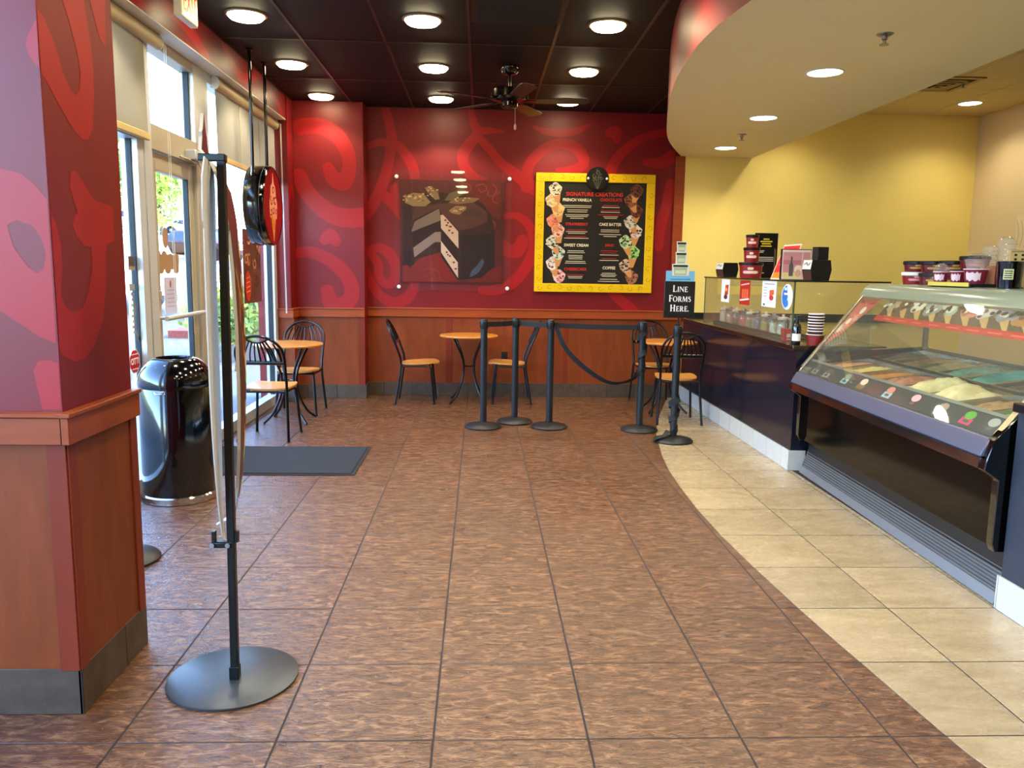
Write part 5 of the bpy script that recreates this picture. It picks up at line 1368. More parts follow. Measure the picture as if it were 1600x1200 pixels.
ar.rect(-.113, .122, .006, .243, ink((.92, .82, .78))); ar.rect(-.105, .115, .012, .225, ink((.82, .56, .56))); ar.rect(-.105, .115, .012, .06, ink((.90, .80, .52)))
ar.rect(-.105, .115, .125, .16, ink((.76, .46, .46))); ar.rect(.045, .056, .012, .225, ink((.88, .70, .70)))
ar.poly([(-.055, .03), (-.02, .03), (-.02, .12), (-.03, .14), (-.03, .19), (-.044, .19), (-.044, .14), (-.055, .12)], ink((.36, .36, .38)))
ar.ell(.02, .085, .032, .035, ink((.92, .86, .74))); ar.ell(.02, .055, .024, .03, ink((.85, .64, .54))); ar.obj('print', bd)

# by the register end: caddy, bottle, cup stack
t = thing('utensil_caddy', 'red caddy holding dark utensils behind the near end of the counter glass', 'caddy', (2.52, 6.40, .975), R(-10))
m = MB(); m.prism([(-.06, 0), (.06, 0), (.07, .10), (-.07, .10)], 1, -.07, .07, mat('red_caddy', (.74, .07, .11), .4)); cd = m.obj('caddy_body', t, bevel=.003)
ar = Art((0, -.0705, 0), (1, 0, 0), (0, 0, 1), (0, -1, 0), .0003); ar.poly([(-.045, .03), (.045, .045), (.045, .07), (-.045, .06)], ink((.95, .75, .75))); ar.rect(-.045, .03, .015, .022, ink((.95, .75, .75))); ar.obj('print', cd)
for k in range(5):
    m = MB(); x = -.045+.022*k; m.tube([(x, .01*(k % 2), .09), (x*1.3, .0, .17)], .008, BLACKM if k % 2 else STEEL, 8); m.obj('utensil', t)
t = thing('black_bottle', 'black pump bottle with white label beside the red caddy', 'bottle', (2.435, 6.07, .975))
m = MB(); m.lathe([(0, 0), (.030, 0), (.032, .006), (.032, .135), (.026, .155), (.014, .165), (.014, .20), (.017, .20), (.017, .222), (0, .224)], BLACKG, 20); m.obj('bottle', t)
m = MB(); m.lathe([(.0326, .03), (.0326, .085)], WPLAST, 20); m.obj('paper_label', t)
t = thing('paper_cup', 'red and brown paper cup under the stacked cups on the counter end', 'cup', (2.565, 6.03, .975), 0)
m = MB(); m.lathe([(0, 0), (.056, 0), (.068, .082)], mat('brown_red_cup', (.50, .13, .09), .4), 26); m.obj('cup_body', t)
m = MB(); m.lathe([(.067, .080), (.071, .082), (.071, .087), (.064, .087), (.06, .06)], WPLAST, 26); m.obj('rim', t)
cup0 = None
for k in range(7):
    z = .975+.060+.0215*k
    lab = 'white-rimmed nested paper cup, %s in the stack beside the ice cream case' % ('lowest', 'second from below', 'third from below', 'middle one', 'third from the top', 'second from the top', 'topmost')[k]
    if cup0 is None:
        c_ = cup0 = thing('nested_cup', lab, 'cup', (2.565, 6.03, z), 0, 'nested paper cups at the counter end')
        m = MB(); m.lathe([(0, .002), (.046, .002), (.058, .048)], mat('dark_stripe_cup', (.24, .07, .06), .4), 24); m.obj('cup_body', c_)
        m = MB(); m.lathe([(.057, .046), (.061, .047), (.061, .054), (.055, .054), (.050, .03)], WPLAST, 24); m.obj('rim', c_)
    else:
        dup(cup0, (2.565, 6.03, z), label=lab)

# ------------------------------------------------------------------ ice cream display case
CL = 2.47
case = thing('ice_cream_case', 'black ice cream display case with sloping glass front and steel louvred kickplate', 'display case', (2.36, 3.462, 0), -R(1.35))
GA, GB = Vector((-.015, 0, .790)), Vector((.435, 0, 1.372))
gl = (GB-GA).length; gdir = (GB-GA).normalized(); gn = Vector((-gdir.z, 0, gdir.x))
def on_glass(y, s, off=0.0): return GA+gdir*s+Vector((0, y, 0))+gn*off
m = MB(); m.box(.040, .93, .02, CL-.02, .265, .655, mat('case_gloss_black', (.016, .013, .012), .10, spec=.22, coat=.05)); m.obj('body_panel', case, bevel=.006)
m = MB(); m.box(.10, .92, .03, CL-.03, .0, .265, BLACKP); m.obj('plinth', case)
for y0, y1 in ((-.004, .045), (CL-.045, CL+.004)):
    m = MB(); m.prism([(-.066, .648), (-.056, .70), (-.03, .788), (.10, .93), (.95, .99), (.95, .262), (.020, .262), (.006, .30), (.006, .60)], 1, y0, y1, BLACKG); m.obj('end_casing', case, bevel=.004)
m = MB(); m.prism([(-.066, .648), (-.062, .704), (.02, .704), (.02, .648)], 1, .046, CL-.046, mat('polished_strip', (.78, .74, .70), .10, metal=1)); m.obj('polished_strip', case)
m = MB(); m.prism([(-.070, .706), (-.066, .722), (-.028, .790), (.02, .790), (.02, .706)], 1, .03, CL-.03, NOSE); m.obj('bumper_bar', case, bevel=.004)
m = MB(); m.box(-.0705, -.066, .03, CL-.03, .700, .707, mat('blue_steel_edge', (.17, .22, .30), .2, metal=.6)); m.obj('bumper_edge', case)
m = MB(); m.add([on_glass(.05, 0, .003), on_glass(CL-.05, 0, .003), on_glass(CL-.05, gl, .003), on_glass(.05, gl, .003), on_glass(.05, 0, -.003), on_glass(CL-.05, 0, -.003), on_glass(CL-.05, gl, -.003), on_glass(.05, gl, -.003)],
    [(0, 1, 2, 3), (7, 6, 5, 4), (0, 4, 5, 1), (2, 6, 7, 3), (0, 3, 7, 4), (1, 5, 6, 2)], CASEGLASS); m.obj('front_glass', case)
TRIM = mat('champagne_trim', (.72, .66, .54), .25, metal=.7)
for y in (.03, CL-.03):
    m = MB(); vs = [on_glass(y-.02, 0, .006), on_glass(y+.02, 0, .006), on_glass(y+.02, gl, .006), on_glass(y-.02, gl, .006)]
    vs += [v-gn*.014 for v in vs]
    m.add(vs, [(0, 1, 2, 3), (7, 6, 5, 4), (0, 4, 5, 1), (2, 6, 7, 3), (0, 3, 7, 4), (1, 5, 6, 2)], TRIM); m.obj('glass_trim', case, bevel=.003)
    m = MB(); m.prism([(.06, .90), (.42, 1.355), (.90, 1.40), (.92, .99)], 1, y-.003, y+.003, CASEGLASS); m.obj('end_glass', case)
m = MB(); m.prism([(.42, 1.355), (.432, 1.385), (.452, 1.415), (.485, 1.445), (.53, 1.455), (.96, 1.455), (.96, 1.43), (.54, 1.43), (.47, 1.385), (.445, 1.352)], 1, -.004, CL+.004, CREAMTOP); m.obj('case_top', case, angle=50)
m = MB(); m.prism([(.418, 1.345), (.445, 1.350), (.45, 1.362), (.420, 1.358)], 1, .0, CL, TRIM); m.obj('top_rail', case)
for y in (.05, CL/2, CL-.05):
    m = MB(); m.box(.90, .93, y-.015, y+.015, .97, 1.43, STEEL); m.obj('rear_post', case)
m = MB(); m.box(.915, .93, .06, CL-.06, .655, .985, STEEL); m.obj('rear_panel', case)
m = MB(); m.box(.04, .915, .05, CL-.05, .655, .70, STEEL); m.obj('well_floor', case)
lp = [Vector((.0, 0, .792)), Vector((.070, 0, .872))]
ld = (lp[1]-lp[0]); ln = Vector((-ld.z, 0, ld.x)).normalized()
def on_label(y, s, off): return lp[0]+ld*s+Vector((0, y, 0))+ln*off
m = MB(); vs = [on_label(.05, 0, 0), on_label(CL-.05, 0, 0), on_label(CL-.05, 1, 0), on_label(.05, 1, 0)]; vs += [v-ln*.01 for v in vs]
m.add(vs, [(0, 1, 2, 3), (7, 6, 5, 4), (0, 4, 5, 1), (2, 6, 7, 3), (0, 3, 7, 4), (1, 5, 6, 2)], LABELP); lpan = m.obj('label_panel', case)
m = MB(); vs = [on_label(.05, .99, .003), on_label(CL-.05, .99, .003), on_label(CL-.05, 1.16, .003), on_label(.05, 1.16, .003)]; vs += [v-ln*.012 for v in vs]
m.add(vs, [(0, 1, 2, 3), (7, 6, 5, 4), (0, 4, 5, 1), (2, 6, 7, 3), (0, 3, 7, 4), (1, 5, 6, 2)], mat('grey_rail', (.52, .53, .50), .3, metal=.4)); m.obj('label_rail', case)
LAB = [(2.22, (.30, .30, .28), (.55, .55, .50)), (2.02, (.30, .30, .28), (.55, .55, .50)), (1.72, (.36, .48, .52), (.55, .66, .68)), (1.48, (.90, .80, .72), (.58, .35, .16)), (1.30, (.28, .16, .19), (.34, .20, .22)), (1.13, (.80, .50, .45), (.62, .74, .80)),
       (.84, (.93, .66, .70), (.12, .10, .12)), (.56, (.66, .55, .50), (.72, .80, .84)), (.32, (.35, .62, .16), (.75, .15, .40)), (.13, (.62, .62, .60), (.25, .25, .25))]
for k, (y, c1, c2) in enumerate(LAB):
    m = MB(); big = k == 4; w = .075 if big else .046
    m.add([on_label(y-w, .12, .0012), on_label(y+w, .12, .0012), on_label(y+w, .50, .0012), on_label(y-w, .50, .0012)], [(0, 1, 2, 3)], ink(c2, .3))
    if big: m.add([on_label(y-w, .50, .0012), on_label(y+w, .50, .0012), on_label(y+w, .9, .0012), on_label(y-w, .9, .0012)], [(0, 1, 2, 3)], ink(c1, .3))
    else:
        m.add([on_label(y+w*.9*math.cos(2*PI*i/16), .66+.24*math.sin(2*PI*i/16), .0016) for i in range(16)], [tuple(range(16))], ink(c1, .3))
        m.add([on_label(y+w*.55*math.cos(2*PI*i/12), .31+.09*math.sin(2*PI*i/12), .0020) for i in range(12)], [tuple(range(12))], ink(tuple(.5*q for q in c1), .3))
    m.obj('flavour_card', lpan, flat=True)
# printed strips hung inside the top of the glass
def gpoly(art_mb, pts, m_, off): art_mb.add([on_glass(y, s, off) for y, s in pts], [tuple(range(len(pts)))], m_)
m = MB()
s0, s1 = gl*.775, gl*.985
gpoly(m, [(.10, s0), (2.00, s0), (2.00, s1), (.10, s1)], ink((.34, .27, .20), .3), -.010)
strip = m.obj('cone_strip', case, flat=True)
m = MB(); gpoly(m, [(.10, s0-.035), (2.02, s0-.035), (2.02, s0+.012), (.10, s0+.012)], ink((.72, .17, .12), .3), -.0092)
for k in range(9): gpoly(m, [(.2+.2*k, s0-.018), (.32+.2*k, s0-.018), (.32+.2*k, s0-.008), (.2+.2*k, s0-.008)], ink((.86, .40, .34), .3), -.0088)
m.obj('red_border', strip, flat=True)
SC = [(.70, .62, .52), (.42, .25, .16), (.78, .76, .68), (.66, .66, .62), (.74, .76, .66), (.78, .46, .40), (.70, .66, .62), (.62, .60, .62), (.70, .46, .24), (.60, .62, .64), (.55, .36, .28)]
rr = random.Random(9)
m = MB()
for k, c in enumerate(SC):
    y = 1.93-.178*k; off = -.0088
    gpoly(m, [(y-.10, s0+.010), (y-.06, s0+.010), (y+.055, s0+.085), (y-.045, s0+.085)], ink((.76, .60, .36), .3), off)
    for q in range(15):
        a = rr.random()*6.28; rr_ = .060*rr.random()
        yy, ss = y+.015+rr_*math.cos(a)*1.5, s0+.112+rr_*math.sin(a)*.7
        lt = .70+.45*rr.random(); cc = tuple(min(1, v*lt) for v in c) if q < 8 else rr.choice([(.16, .11, .09), (.88, .83, .72), (.40, .24, .16)])
        e = .036 if q < 8 else .013
        gpoly(m, [(yy+e*1.5*math.cos(2*PI*i/9), min(s1-.002, ss+e*math.sin(2*PI*i/9))) for i in range(9)], ink(cc, .3), off+.0003*(q+1))
m.obj('printed_cones', strip, flat=True)
m = MB(); gpoly(m, [(CL-.055, gl*.98), (CL-.34, gl*.98), (CL-.16, gl*.52), (CL-.055, gl*.36)], ink((.80, .40, .33), .3), -.010); pk = m.obj('pink_corner_poster', case, flat=True)
m = MB(); gpoly(m, [(CL-.06, gl*.95), (CL-.30, gl*.95), (CL-.29, gl*.90), (CL-.06, gl*.90)], ink((.60, .18, .14), .3), -.0092)
for k in range(12):
    u = rr.random(); s = gl*(.55+.30*u); y = CL-.075-.13*rr.random()*(.4+u); c = rr.choice([(.93, .86, .74), (.25, .13, .10), (.86, .60, .50), (.94, .90, .82)])
    e = .020+.02*rr.random(); gpoly(m, [(y+e*math.cos(2*PI*i/9), s+e*math.sin(2*PI*i/9)) for i in range(9)], ink(c, .3), -.0088+.0002*k)
m.obj('printed_scoops', pk, flat=True)
# louvred kickplate
m = MB(); m.add([(.052, .0, .004), (.052, CL, .004), (.14, CL, .262), (.14, 0, .262)], [(0, 1, 2, 3)], mat('kick_dark', (.26, .26, .27), .4, metal=.3)); kick = m.obj('kick_backing', case, flat=True)
def on_kick(y, s, off=0): return Vector((.052+.088*s-.95*off, y, .004+.258*s+.32*off))
KST = mat('satin_kick_steel', (.50, .50, .50), .36, metal=.45)
m = MB(); vs = [on_kick(.01, .0, .004), on_kick(CL-.01, 0, .004), on_kick(CL-.01, .20, .004), on_kick(.01, .20, .004)]; m.add(vs, [(0, 1, 2, 3)], KST)
vs = [on_kick(.01, .95, .004), on_kick(CL-.01, .95, .004), on_kick(CL-.01, 1, .004), on_kick(.01, 1, .004)]; m.add(vs, [(0, 1, 2, 3)], KST); m.obj('kick_frame', case, flat=True)
for k in range(12):
    s = .21+.062*k; m = MB()
    m.add([on_kick(.012, s, .001), on_kick(CL-.012, s, .001), on_kick(CL-.012, s+.044, .010), on_kick(.012, s+.044, .010), on_kick(.012, s+.046, .002), on_kick(CL-.012, s+.046, .002)], [(0, 1, 2, 3), (3, 2, 5, 4)], KST)
    m.obj('louvre', kick, flat=True)
# pans of ice cream
PAN = mat('pan_steel', (.70, .70, .68), .25, metal=1)
FL = {
 'peach': ((.82, .62, .46), (.70, .45, .32)), 'pale yellow': ((.84, .78, .50), (.78, .66, .36)), 'orange sorbet': ((.80, .56, .20), (.74, .44, .14)), 'salmon': ((.74, .50, .38), (.62, .36, .26)),
 'cream': ((.90, .86, .66), (.80, .74, .50)), 'vanilla': ((.92, .88, .70), (.84, .78, .56)), 'tan': ((.74, .62, .40), (.56, .42, .26)), 'mint green': ((.60, .74, .42), (.48, .62, .32)),
 'cocoa': ((.42, .30, .22), (.30, .20, .14)), 'butter': ((.82, .76, .48), (.72, .62, .36)), 'pale mint': ((.56, .78, .62), (.44, .66, .52)), 'turquoise': ((.34, .78, .70), (.24, .64, .58)),
 'grey-brown': ((.52, .47, .38), (.40, .34, .26)), 'khaki': ((.66, .60, .40), (.50, .44, .28)), 'chocolate': ((.36, .24, .17), (.26, .16, .11)), 'caramel': ((.72, .52, .30), (.58, .38, .2))}
front = ['mint green', 'tan', 'vanilla', 'cream', 'salmon', 'orange sorbet', 'pale yellow', 'peach']
back = ['chocolate', 'khaki', 'grey-brown', 'turquoise', 'pale mint', 'butter', 'caramel', 'cocoa']
heap = {'vanilla': .085, 'cream': .095, 'turquoise': .06, 'mint green': .045, 'salmon': .045, 'pale mint': .05}
mc = case.matrix_basis.copy()
cm = Matrix.Translation(case.location) @ Matrix.Rotation(case.rotation_euler.z, 4, 'Z')
ordn = ['nearest', 'second', 'third', 'fourth', 'fifth', 'sixth', 'seventh', 'farthest']
for row, names in (('front', front), ('back', back)):
    for k, nm in enumerate(names):
        w = (CL-.14)/8
        yc = .07+w*(k+.5); xc = .295 if row == 'front' else .70
        zr = .850 if row == 'front' else .915
        p = cm @ Vector((xc, yc, zr-.14))
        o = thing('ice_cream_pan', 'steel pan of %s ice cream, %s in the %s row of the display case' % (nm, ordn[k], row), 'ice cream', p, case.rotation_euler.z, 'ice cream pans in the display case')
        hx, hy = .195, w/2-.004
        tilt = .05
        m = MB()
        for s0_, s1_, z0_, z1_ in ((1, .93, .14, .01),):
            a = [(-hx, -hy), (hx, -hy), (hx, hy), (-hx, hy)]
            zt = lambda x: .14+tilt*(x+hx)/(2*hx)
            vs = [(x, y_, zt(x)) for x, y_ in a]+[(x*.95, y_*.88, zt(x)) for x, y_ in a]+[(x*.92, y_*.84, .0) for x, y_ in a]
            fs = [(i, (i+1) % 4, 4+(i+1) % 4, 4+i) for i in range(4)]+[(4+i, 4+(i+1) % 4, 8+(i+1) % 4, 8+i) for i in range(4)]+[(8, 9, 10, 11)]
            m.add(vs, fs, PAN)
        m.obj('pan', o)
        c1, c2 = FL[nm]
        im = mat('ice_cream_'+nm.replace(' ', '_').replace('-', '_'), c2, .55, rgb2=c1, scale=22, bump=.35, bscale=55)
        g = MB(); n1, n2 = 22, 14; hp = heap.get(nm, .025)
        vs = []
        for i in range(n1+1):
            for j in range(n2+1):
                u, v = i/n1*2-1, j/n2*2-1
                x, y_ = u*hx*.945, v*hy*.87
                q = Vector((x*9+k*7.1, y_*9+(3 if row == 'front' else 40), 0))
                nz = noise.fractal(q, 1.0, 2.0, 4)
                dome = max(0, 1-abs(u)**3)*max(0, 1-abs(v)**3)
                z = .112+tilt*(x+hx)/(2*hx)+dome*hp*(.75+.6*noise.noise(q*.6+Vector((5, 5, 5))))+.013*nz*dome+.008*math.sin(14*v+6*nz)*dome
                vs.append((x, y_, z))
        W = n2+1
        g.add(vs, [(i*W+j, (i+1)*W+j, (i+1)*W+j+1, i*W+j+1) for i in range(n1) for j in range(n2)], im)
        g.obj('ice_cream', o, angle=80)

# things on top of the case
CT = 1.4555
G1 = 'tubs and cups on top of the ice cream case'
PK = ink((.90, .62, .64)); CREAML = mat('cream_lid', (.86, .80, .70), .4)
tub((3.14, 5.72, CT), .092, .085, 'lower red tub with white rim at the far end of the case top', TUBR, WPLAST, PK, G1)
tub((3.14, 5.72, CT+.086), .086, .078, 'upper dark red tub with brown lid at the far end of the case top', TUBD, LIDB, LABG, G1)
tub((3.15, 5.51, CT), .092, .082, 'lower gold-labelled dark red tub of the second stack on the case top', TUBD, LIDB, LABG, G1)
tub((3.15, 5.51, CT+.083), .088, .080, 'upper gold-labelled dark red tub of the second stack on the case top', TUBD, LIDB, LABG, G1)
tub((3.16, 5.30, CT), .092, .082, 'lower dark red tub in the third stack, half hidden by small cups', TUBD, LIDB, LABG, G1)
tub((3.16, 5.30, CT+.083), .088, .080, 'upper dark red tub in the third stack above the small cups', TUBD, LIDB, LABG, G1)
tub((3.18, 5.10, CT), .090, .100, 'lower dark red tub in the fourth, taller stack behind the clear cups', TUBD, LIDB, LABG, G1)
tub((3.18, 5.10, CT+.101), .088, .090, 'upper dark red tub in the fourth, taller stack behind the clear cups', TUBD, LIDB, LABG, G1)
t = thing('cup_tray', 'black tray with a yellow front edge under the small cups on the case top', 'tray', (2.955, 4.90, CT))
m = MB(); m.box(-.06, .10, -.23, .22, 0, .020, BLACKP); m.obj('tray', t, bevel=.002)
m = MB(); m.box(-.0625, -.06, -.22, .215, .002, .026, mat('yellow_edge', (.86, .78, .34), .4)); m.box(-.058, -.04, -.232, -.2305, .004, .018, BLACKP); m.obj('yellow_edge', t)
PLUM = mat('plum_cup', (.52, .06, .17), .35)
def cup(loc, r, h, label, dome=0, body=None):
    o = thing('sample_cup', label, 'cup', loc, R(-25), G1)
    m = MB(); m.lathe([(0, 0), (r*.78, 0), (r, h)], body or PLUM, 24); m.obj('cup_body', o)
    m = MB(); m.lathe([(r*.99, h-.002), (r*1.05, h), (r*1.05, h+.004), (r*.97, h+.004), (r*.8, h*.4)], WPLAST, 24); m.obj('rim', o)
    ar = MB(); vs = []
    for k in range(9):
        a = -PI*.62+1.2*(k/8-.5)*1.2
        for z in (.22+.08*math.sin(k*2), .78-.08*math.cos(k*2.6)):
            q = r*(.78+.22*z)+.001; vs.append((q*math.cos(a), q*math.sin(a), z*h))
    ar.add(vs, [(2*k, 2*k+2, 2*k+3, 2*k+1) for k in range(8)], ink((.93, .82, .82))); ar.obj('printed_splash', o)
    if dome:
        m = MB(); m.lathe([(r*1.03, h+.004)]+[(r*.98*math.cos(R(a)), h+.006+dome*math.sin(R(a))) for a in (0, 25, 50, 70)]+[(r*.2, h+.006+dome)], CLEARP, 22); m.obj('dome', o)
    return o
cup((2.93, 5.04, CT+.0205), .046, .066, 'small plum cup with clear dome at the far end of the yellow-edged tray', .05)
cup((2.94, 4.88, CT+.0205), .042, .070, 'small plum cup with white splash in the middle of the yellow-edged tray', .0)
cup((2.965, 4.735, CT+.0205), .066, .084, 'wide plum bowl with white splash at the near end of the yellow-edged tray', .0)
t = thing('lid_bowl', 'clear bowl of pink-tinted lids standing in the wide plum bowl', 'bowl', (2.965, 4.735, CT+.109))
m = MB(); m.lathe([(.05, 0), (.064, .05), (.066, .055)], glass_mat('pinkish_plastic', (.90, .78, .76), 1.5, .25, (.9, .72, .68)), 24); m.obj('bowl', t)
m = MB()
for k in range(4): m.lathe([(.052-.004*k, .056+.010*k), (.054-.004*k, .060+.010*k), (.0, .062+.010*k)], CLEARP, 20)
m.obj('lid_stack', t)
for k, (x, y, z0, h, lab) in enumerate(((3.10, 4.82, 0, .235, 'stack of clear plastic cups behind the wide plum bowl'), (3.11, 4.69, 0, .275, 'taller stack of clear plastic cups with a red band near the price card'))):
    t = thing('clear_cup_stack', lab, 'cups', (x, y, CT), 0, G1)
    m = MB(); m.lathe([(0, 0), (.046, 0), (.048, h*.55)], PLUM if k else mat('tan_cup', (.80, .60, .45), .4), 22); m.obj('lower_cup', t)
    for q in range(4):
        m = MB(); zq = h*(.48+.11*q); m.lathe([(.040, zq), (.050, zq+h*.10), (.053, zq+h*.10), (.053, zq+h*.115), (.047, zq+h*.115)], CLEARP, 22); m.obj('clear_cup', t)
    m = MB(); m.lathe([(.047, h*.93), (.04, h*1.03), (.02, h*1.08), (0, h*1.09)], CLEARP, 22); m.obj('dome_lid', t)
for y, lab in ((4.43, 'black ribbed canister with yellow-edged label near the right edge of the case top'), (4.19, 'black canister at the right edge of the view on the case top')):
    t = thing('black_canister', lab, 'canister', (2.97, y, CT))
    m = MB(); m.lathe([(0, 0), (.058, 0), (.062, .004), (.066, .135), (.068, .138), (.068, .150), (.06, .152), (0, .152)], BLACKG, 28); m.obj('canister_body', t)
    m = MB(); vs = []
    for k in range(7):
        a = -PI*.72+.75*(k/6-.5)
        for z in (.05, .108): vs.append((.0672*math.cos(a), .0672*math.sin(a), z))
    m.add(vs, [(2*k, 2*k+2, 2*k+3, 2*k+1) for k in range(6)], ink((.80, .76, .52))); lb = m.obj('paper_label', t)
    m = MB()
    for q in range(4):
        vs = []
        for k in range(5):
            a = -PI*.72+.58*(k/4-.5)
            for z in (.057+.012*q, .063+.012*q): vs.append((.0676*math.cos(a), .0676*math.sin(a), z))
        m.add(vs, [(2*k, 2*k+2, 2*k+3, 2*k+1) for k in range(4)], ink((.16, .16, .18)))
    m.obj('printed_lines', lb)
t = thing('price_card', 'small cream price card standing behind the black canister', 'card', (3.10, 4.56, CT))
m = MB(); m.box(-.055, .055, -.002, .002, .0, .215, ink((.88, .76, .50))); m.box(-.03, .03, -.02, .02, 0, .006, BLACKP); cd = m.obj('card', t)
ar = Art((0, -.0022, 0), (1, 0, 0), (0, 0, 1), (0, -1, 0), .0003)
for u, v in ((-.02, .19), (.022, .19), (.022, .165), (-.02, .165)): ar.rect(u-.008, u+.008, v-.006, v+.006, ink((.12, .10, .08)), up=False)
ar.rect(-.045, .045, .207, .211, ink((.35, .3, .2))); ar.obj('printed_marks', cd)
t = thing('wall_poster', 'cream and pink poster on the side wall at the right edge of the view', 'poster', (5.789, 8.30, 1.75))
m = MB(); m.box(-.006, 0, -.30, .30, -.30, .42, ink((.90, .82, .66))); bd = m.obj('sheet', t)
ar = Art((-.0062, 0, 0), (0, -1, 0), (0, 0, 1), (-1, 0, 0), .0004); ar.rect(-.30, .30, -.30, .05, ink((.84, .56, .48)))
for k in range(8): ar.stroke([(-.28+.07*k, .08), (-.25+.07*k, .22), (-.29+.07*k, .36)], .012, ink((.80, .68, .48)), n=3)
ar.obj('print', bd)

# ------------------------------------------------------------------ signs stuck on the shopfront glass
def glass_sign(nm, label, cat, y, z, build):
    t = thing(nm, label, cat, (-2.284, y, z))
    build(t, Art((0, 0, 0), (0, 1, 0), (0, 0, 1), (1, 0, 0), .0004)); return t
TANP = ink((.66, .52, .38))
def g1(t, a):
    a.h = .0006; a.ell(0, .0, .055, .075, TANP); a.obj('sticker', t)
glass_sign('oval_window_sticker', 'small tan oval sticker high on the door glass', 'sticker', 5.985, 1.705, g1)
def g2(t, a):
    a.h = .0006; a.rect(-.20, .20, -.055, .055, TANP, up=False)
    for u in (-.19, -.08, .04, .15): a.ell(u, .045 if u < 0 else .03, .05, .035, TANP, up=False)
    for u in (-.15, -.02, .14): a.ell(u, -.055, .06, .03, TANP, up=False)
    a.obj('sticker', t)
glass_sign('lobed_window_sticker', 'tan lobed sticker across the middle of the door glass', 'sticker', 6.03, 1.53, g2)
def g3(t, a):
    m = MB(); m.box(0, .0012, -.118, .118, -.135, .135, ink((.80, .78, .86))); s = m.obj('sheet', t); a.h = .0016
    a.ell(0, .085, .016, .028, ink((.70, .35, .40)))
    for k in range(5): a.rect(-.07, .07, .04-.03*k, .046-.03*k, ink((.62, .60, .72)), up=False)
    a.obj('print', s)
glass_sign('door_notice', 'pale lilac printed notice low on the door glass', 'notice', 6.04, 1.285, g3)
def g4(t, a):
    m = MB(); m.prism([(.085*math.cos(R(22.5+45*k)), .085*math.sin(R(22.5+45*k))) for k in range(8)], 0, 0, .0015, ink((.93, .90, .90))); s = m.obj('sheet', t); a.h = .002
    a.poly([(.078*math.cos(R(22.5+45*k)), .078*math.sin(R(22.5+45*k))) for k in range(8)], ink((.72, .06, .10)))
    a.rect(-.05, .05, .045, .052, ink((.95, .9, .9))); a.rect(-.045, .045, -.052, -.046, ink((.95, .9, .9))); a.obj('print', s)
    text_obj('OTTI', .06, ink((.97, .95, .95)), (.003, 0, 0), (0, 1, 0), (0, 0, 1), s, 'lettering', width=.12, bold=.001)
glass_sign('octagon_sticker', 'red octagonal sticker reading OTTI on the side window by the bin', 'sticker', 5.365, .875, g4)
def g5(t, a):
    m = MB(); m.box(0, .0015, -.03, .03, -.10, .10, ink((.90, .76, .10))); m.obj('sheet', t)
glass_sign('yellow_sticker', 'narrow yellow sticker on the side window beside the column', 'sticker', 5.20, .87, g5)
def g6(t, a):
    m = MB(); m.box(0, .0015, -.045, .045, -.045, .045, ink((.36, .30, .22))); s = m.obj('sheet', t); a.h = .002; a.rect(-.045, .045, -.045, -.02, ink((.62, .56, .42))); a.obj('print', s)
glass_sign('brown_sticker', 'small square brown sticker on the side window left of the door', 'sticker', 5.395, 1.52, g6)
def g7(t, a):
    a.h = .0006
    a.rect(-.04, .04, .12, .165, ink((.62, .62, .58)))
    for k in range(8): a.rect(-.028+.01*(k % 2), .026, .09-.036*k, .108-.036*k, ink((.70, .72, .70)), up=False)
    a.stroke([(.0, .10), (.028, .0), (.02, -.12), (.05, -.20)], .03, ink((.48, .52, .54))); a.obj('sticker', t)
glass_sign('grey_window_lettering', 'grey lettering strip on the side window above the octagonal sticker', 'sticker', 5.385, 1.22, g7)
def g8(t, a):
    m = MB(); m.box(0, .002, -.31, .31, -.30, .42, mat('brown_poster', (.40, .235, .14), .4, var=.25, scale=7)); s = m.obj('sheet', t); a.h = .0025
    rr = random.Random(4)
    for k in range(9):
        cx_, cz_ = -.22+.44*rr.random(), -.18+.55*rr.random(); r_ = .06+.04*rr.random(); ph = rr.random()*6
        a.stroke([(cx_+r_*(1-.1*q)*math.cos(ph+.8*q), cz_+r_*(1-.1*q)*math.sin(ph+.8*q)) for q in range(8)], .022, ink(rr.choice([(.72, .50, .32), (.80, .62, .42), (.38, .20, .12)])), (-.30, .30, -.29, .41), 3)
    a.ell(-.18, -.13, .10, .15, ink((.74, .22, .10)))
    for k in range(4): a.poly([(-.24, -.06-.045*k), (-.12, -.045-.045*k), (-.12, -.035-.045*k), (-.24, -.05-.045*k)], ink((.92, .62, .42)), up=False)
    a.obj('print', s)
glass_sign('window_poster', 'brown swirled poster with a red oval on the corner window glass', 'poster', 8.20, 1.44, g8)

# ------------------------------------------------------------------ outside
def gz(x): return 0 if x > -7 else min(.24*(-7-x), 3.6)
ASPH = mat('grey_asphalt', (.36, .36, .37), .9, var=.12, scale=8)
CONC = mat('pale_concrete', (.47, .465, .46), .85, var=.06, scale=4)
GRASS = mat('sunlit_grass', (.42, .52, .16), .9, rgb2=(.62, .66, .26), scale=3)
m = MB(); m.box(-4.6, -2.451, -8, 40, -.2, -.025, CONC); pv = struct(m.obj('pavement'))
m = MB(); xs = [-4.6, -5.5, -7, -9, -11, -13, -14.6]
m.add([(x, y, gz(x)-.06) for x in xs for y in (-8, 95)], [(2*i, 2*i+1, 2*i+3, 2*i+2) for i in range(len(xs)-1)], ASPH); struct(m.obj('car_park', flat=True))
m = MB(); xs = [-14.6, -17, -20]
m.add([(x, y, gz(x)-.03) for x in xs for y in (-8, 95)], [(2*i, 2*i+1, 2*i+3, 2*i+2) for i in range(len(xs)-1)], GRASS); struct(m.obj('grass_bank', flat=True))
m = MB(); xs = [-20, -22, -26, -95]
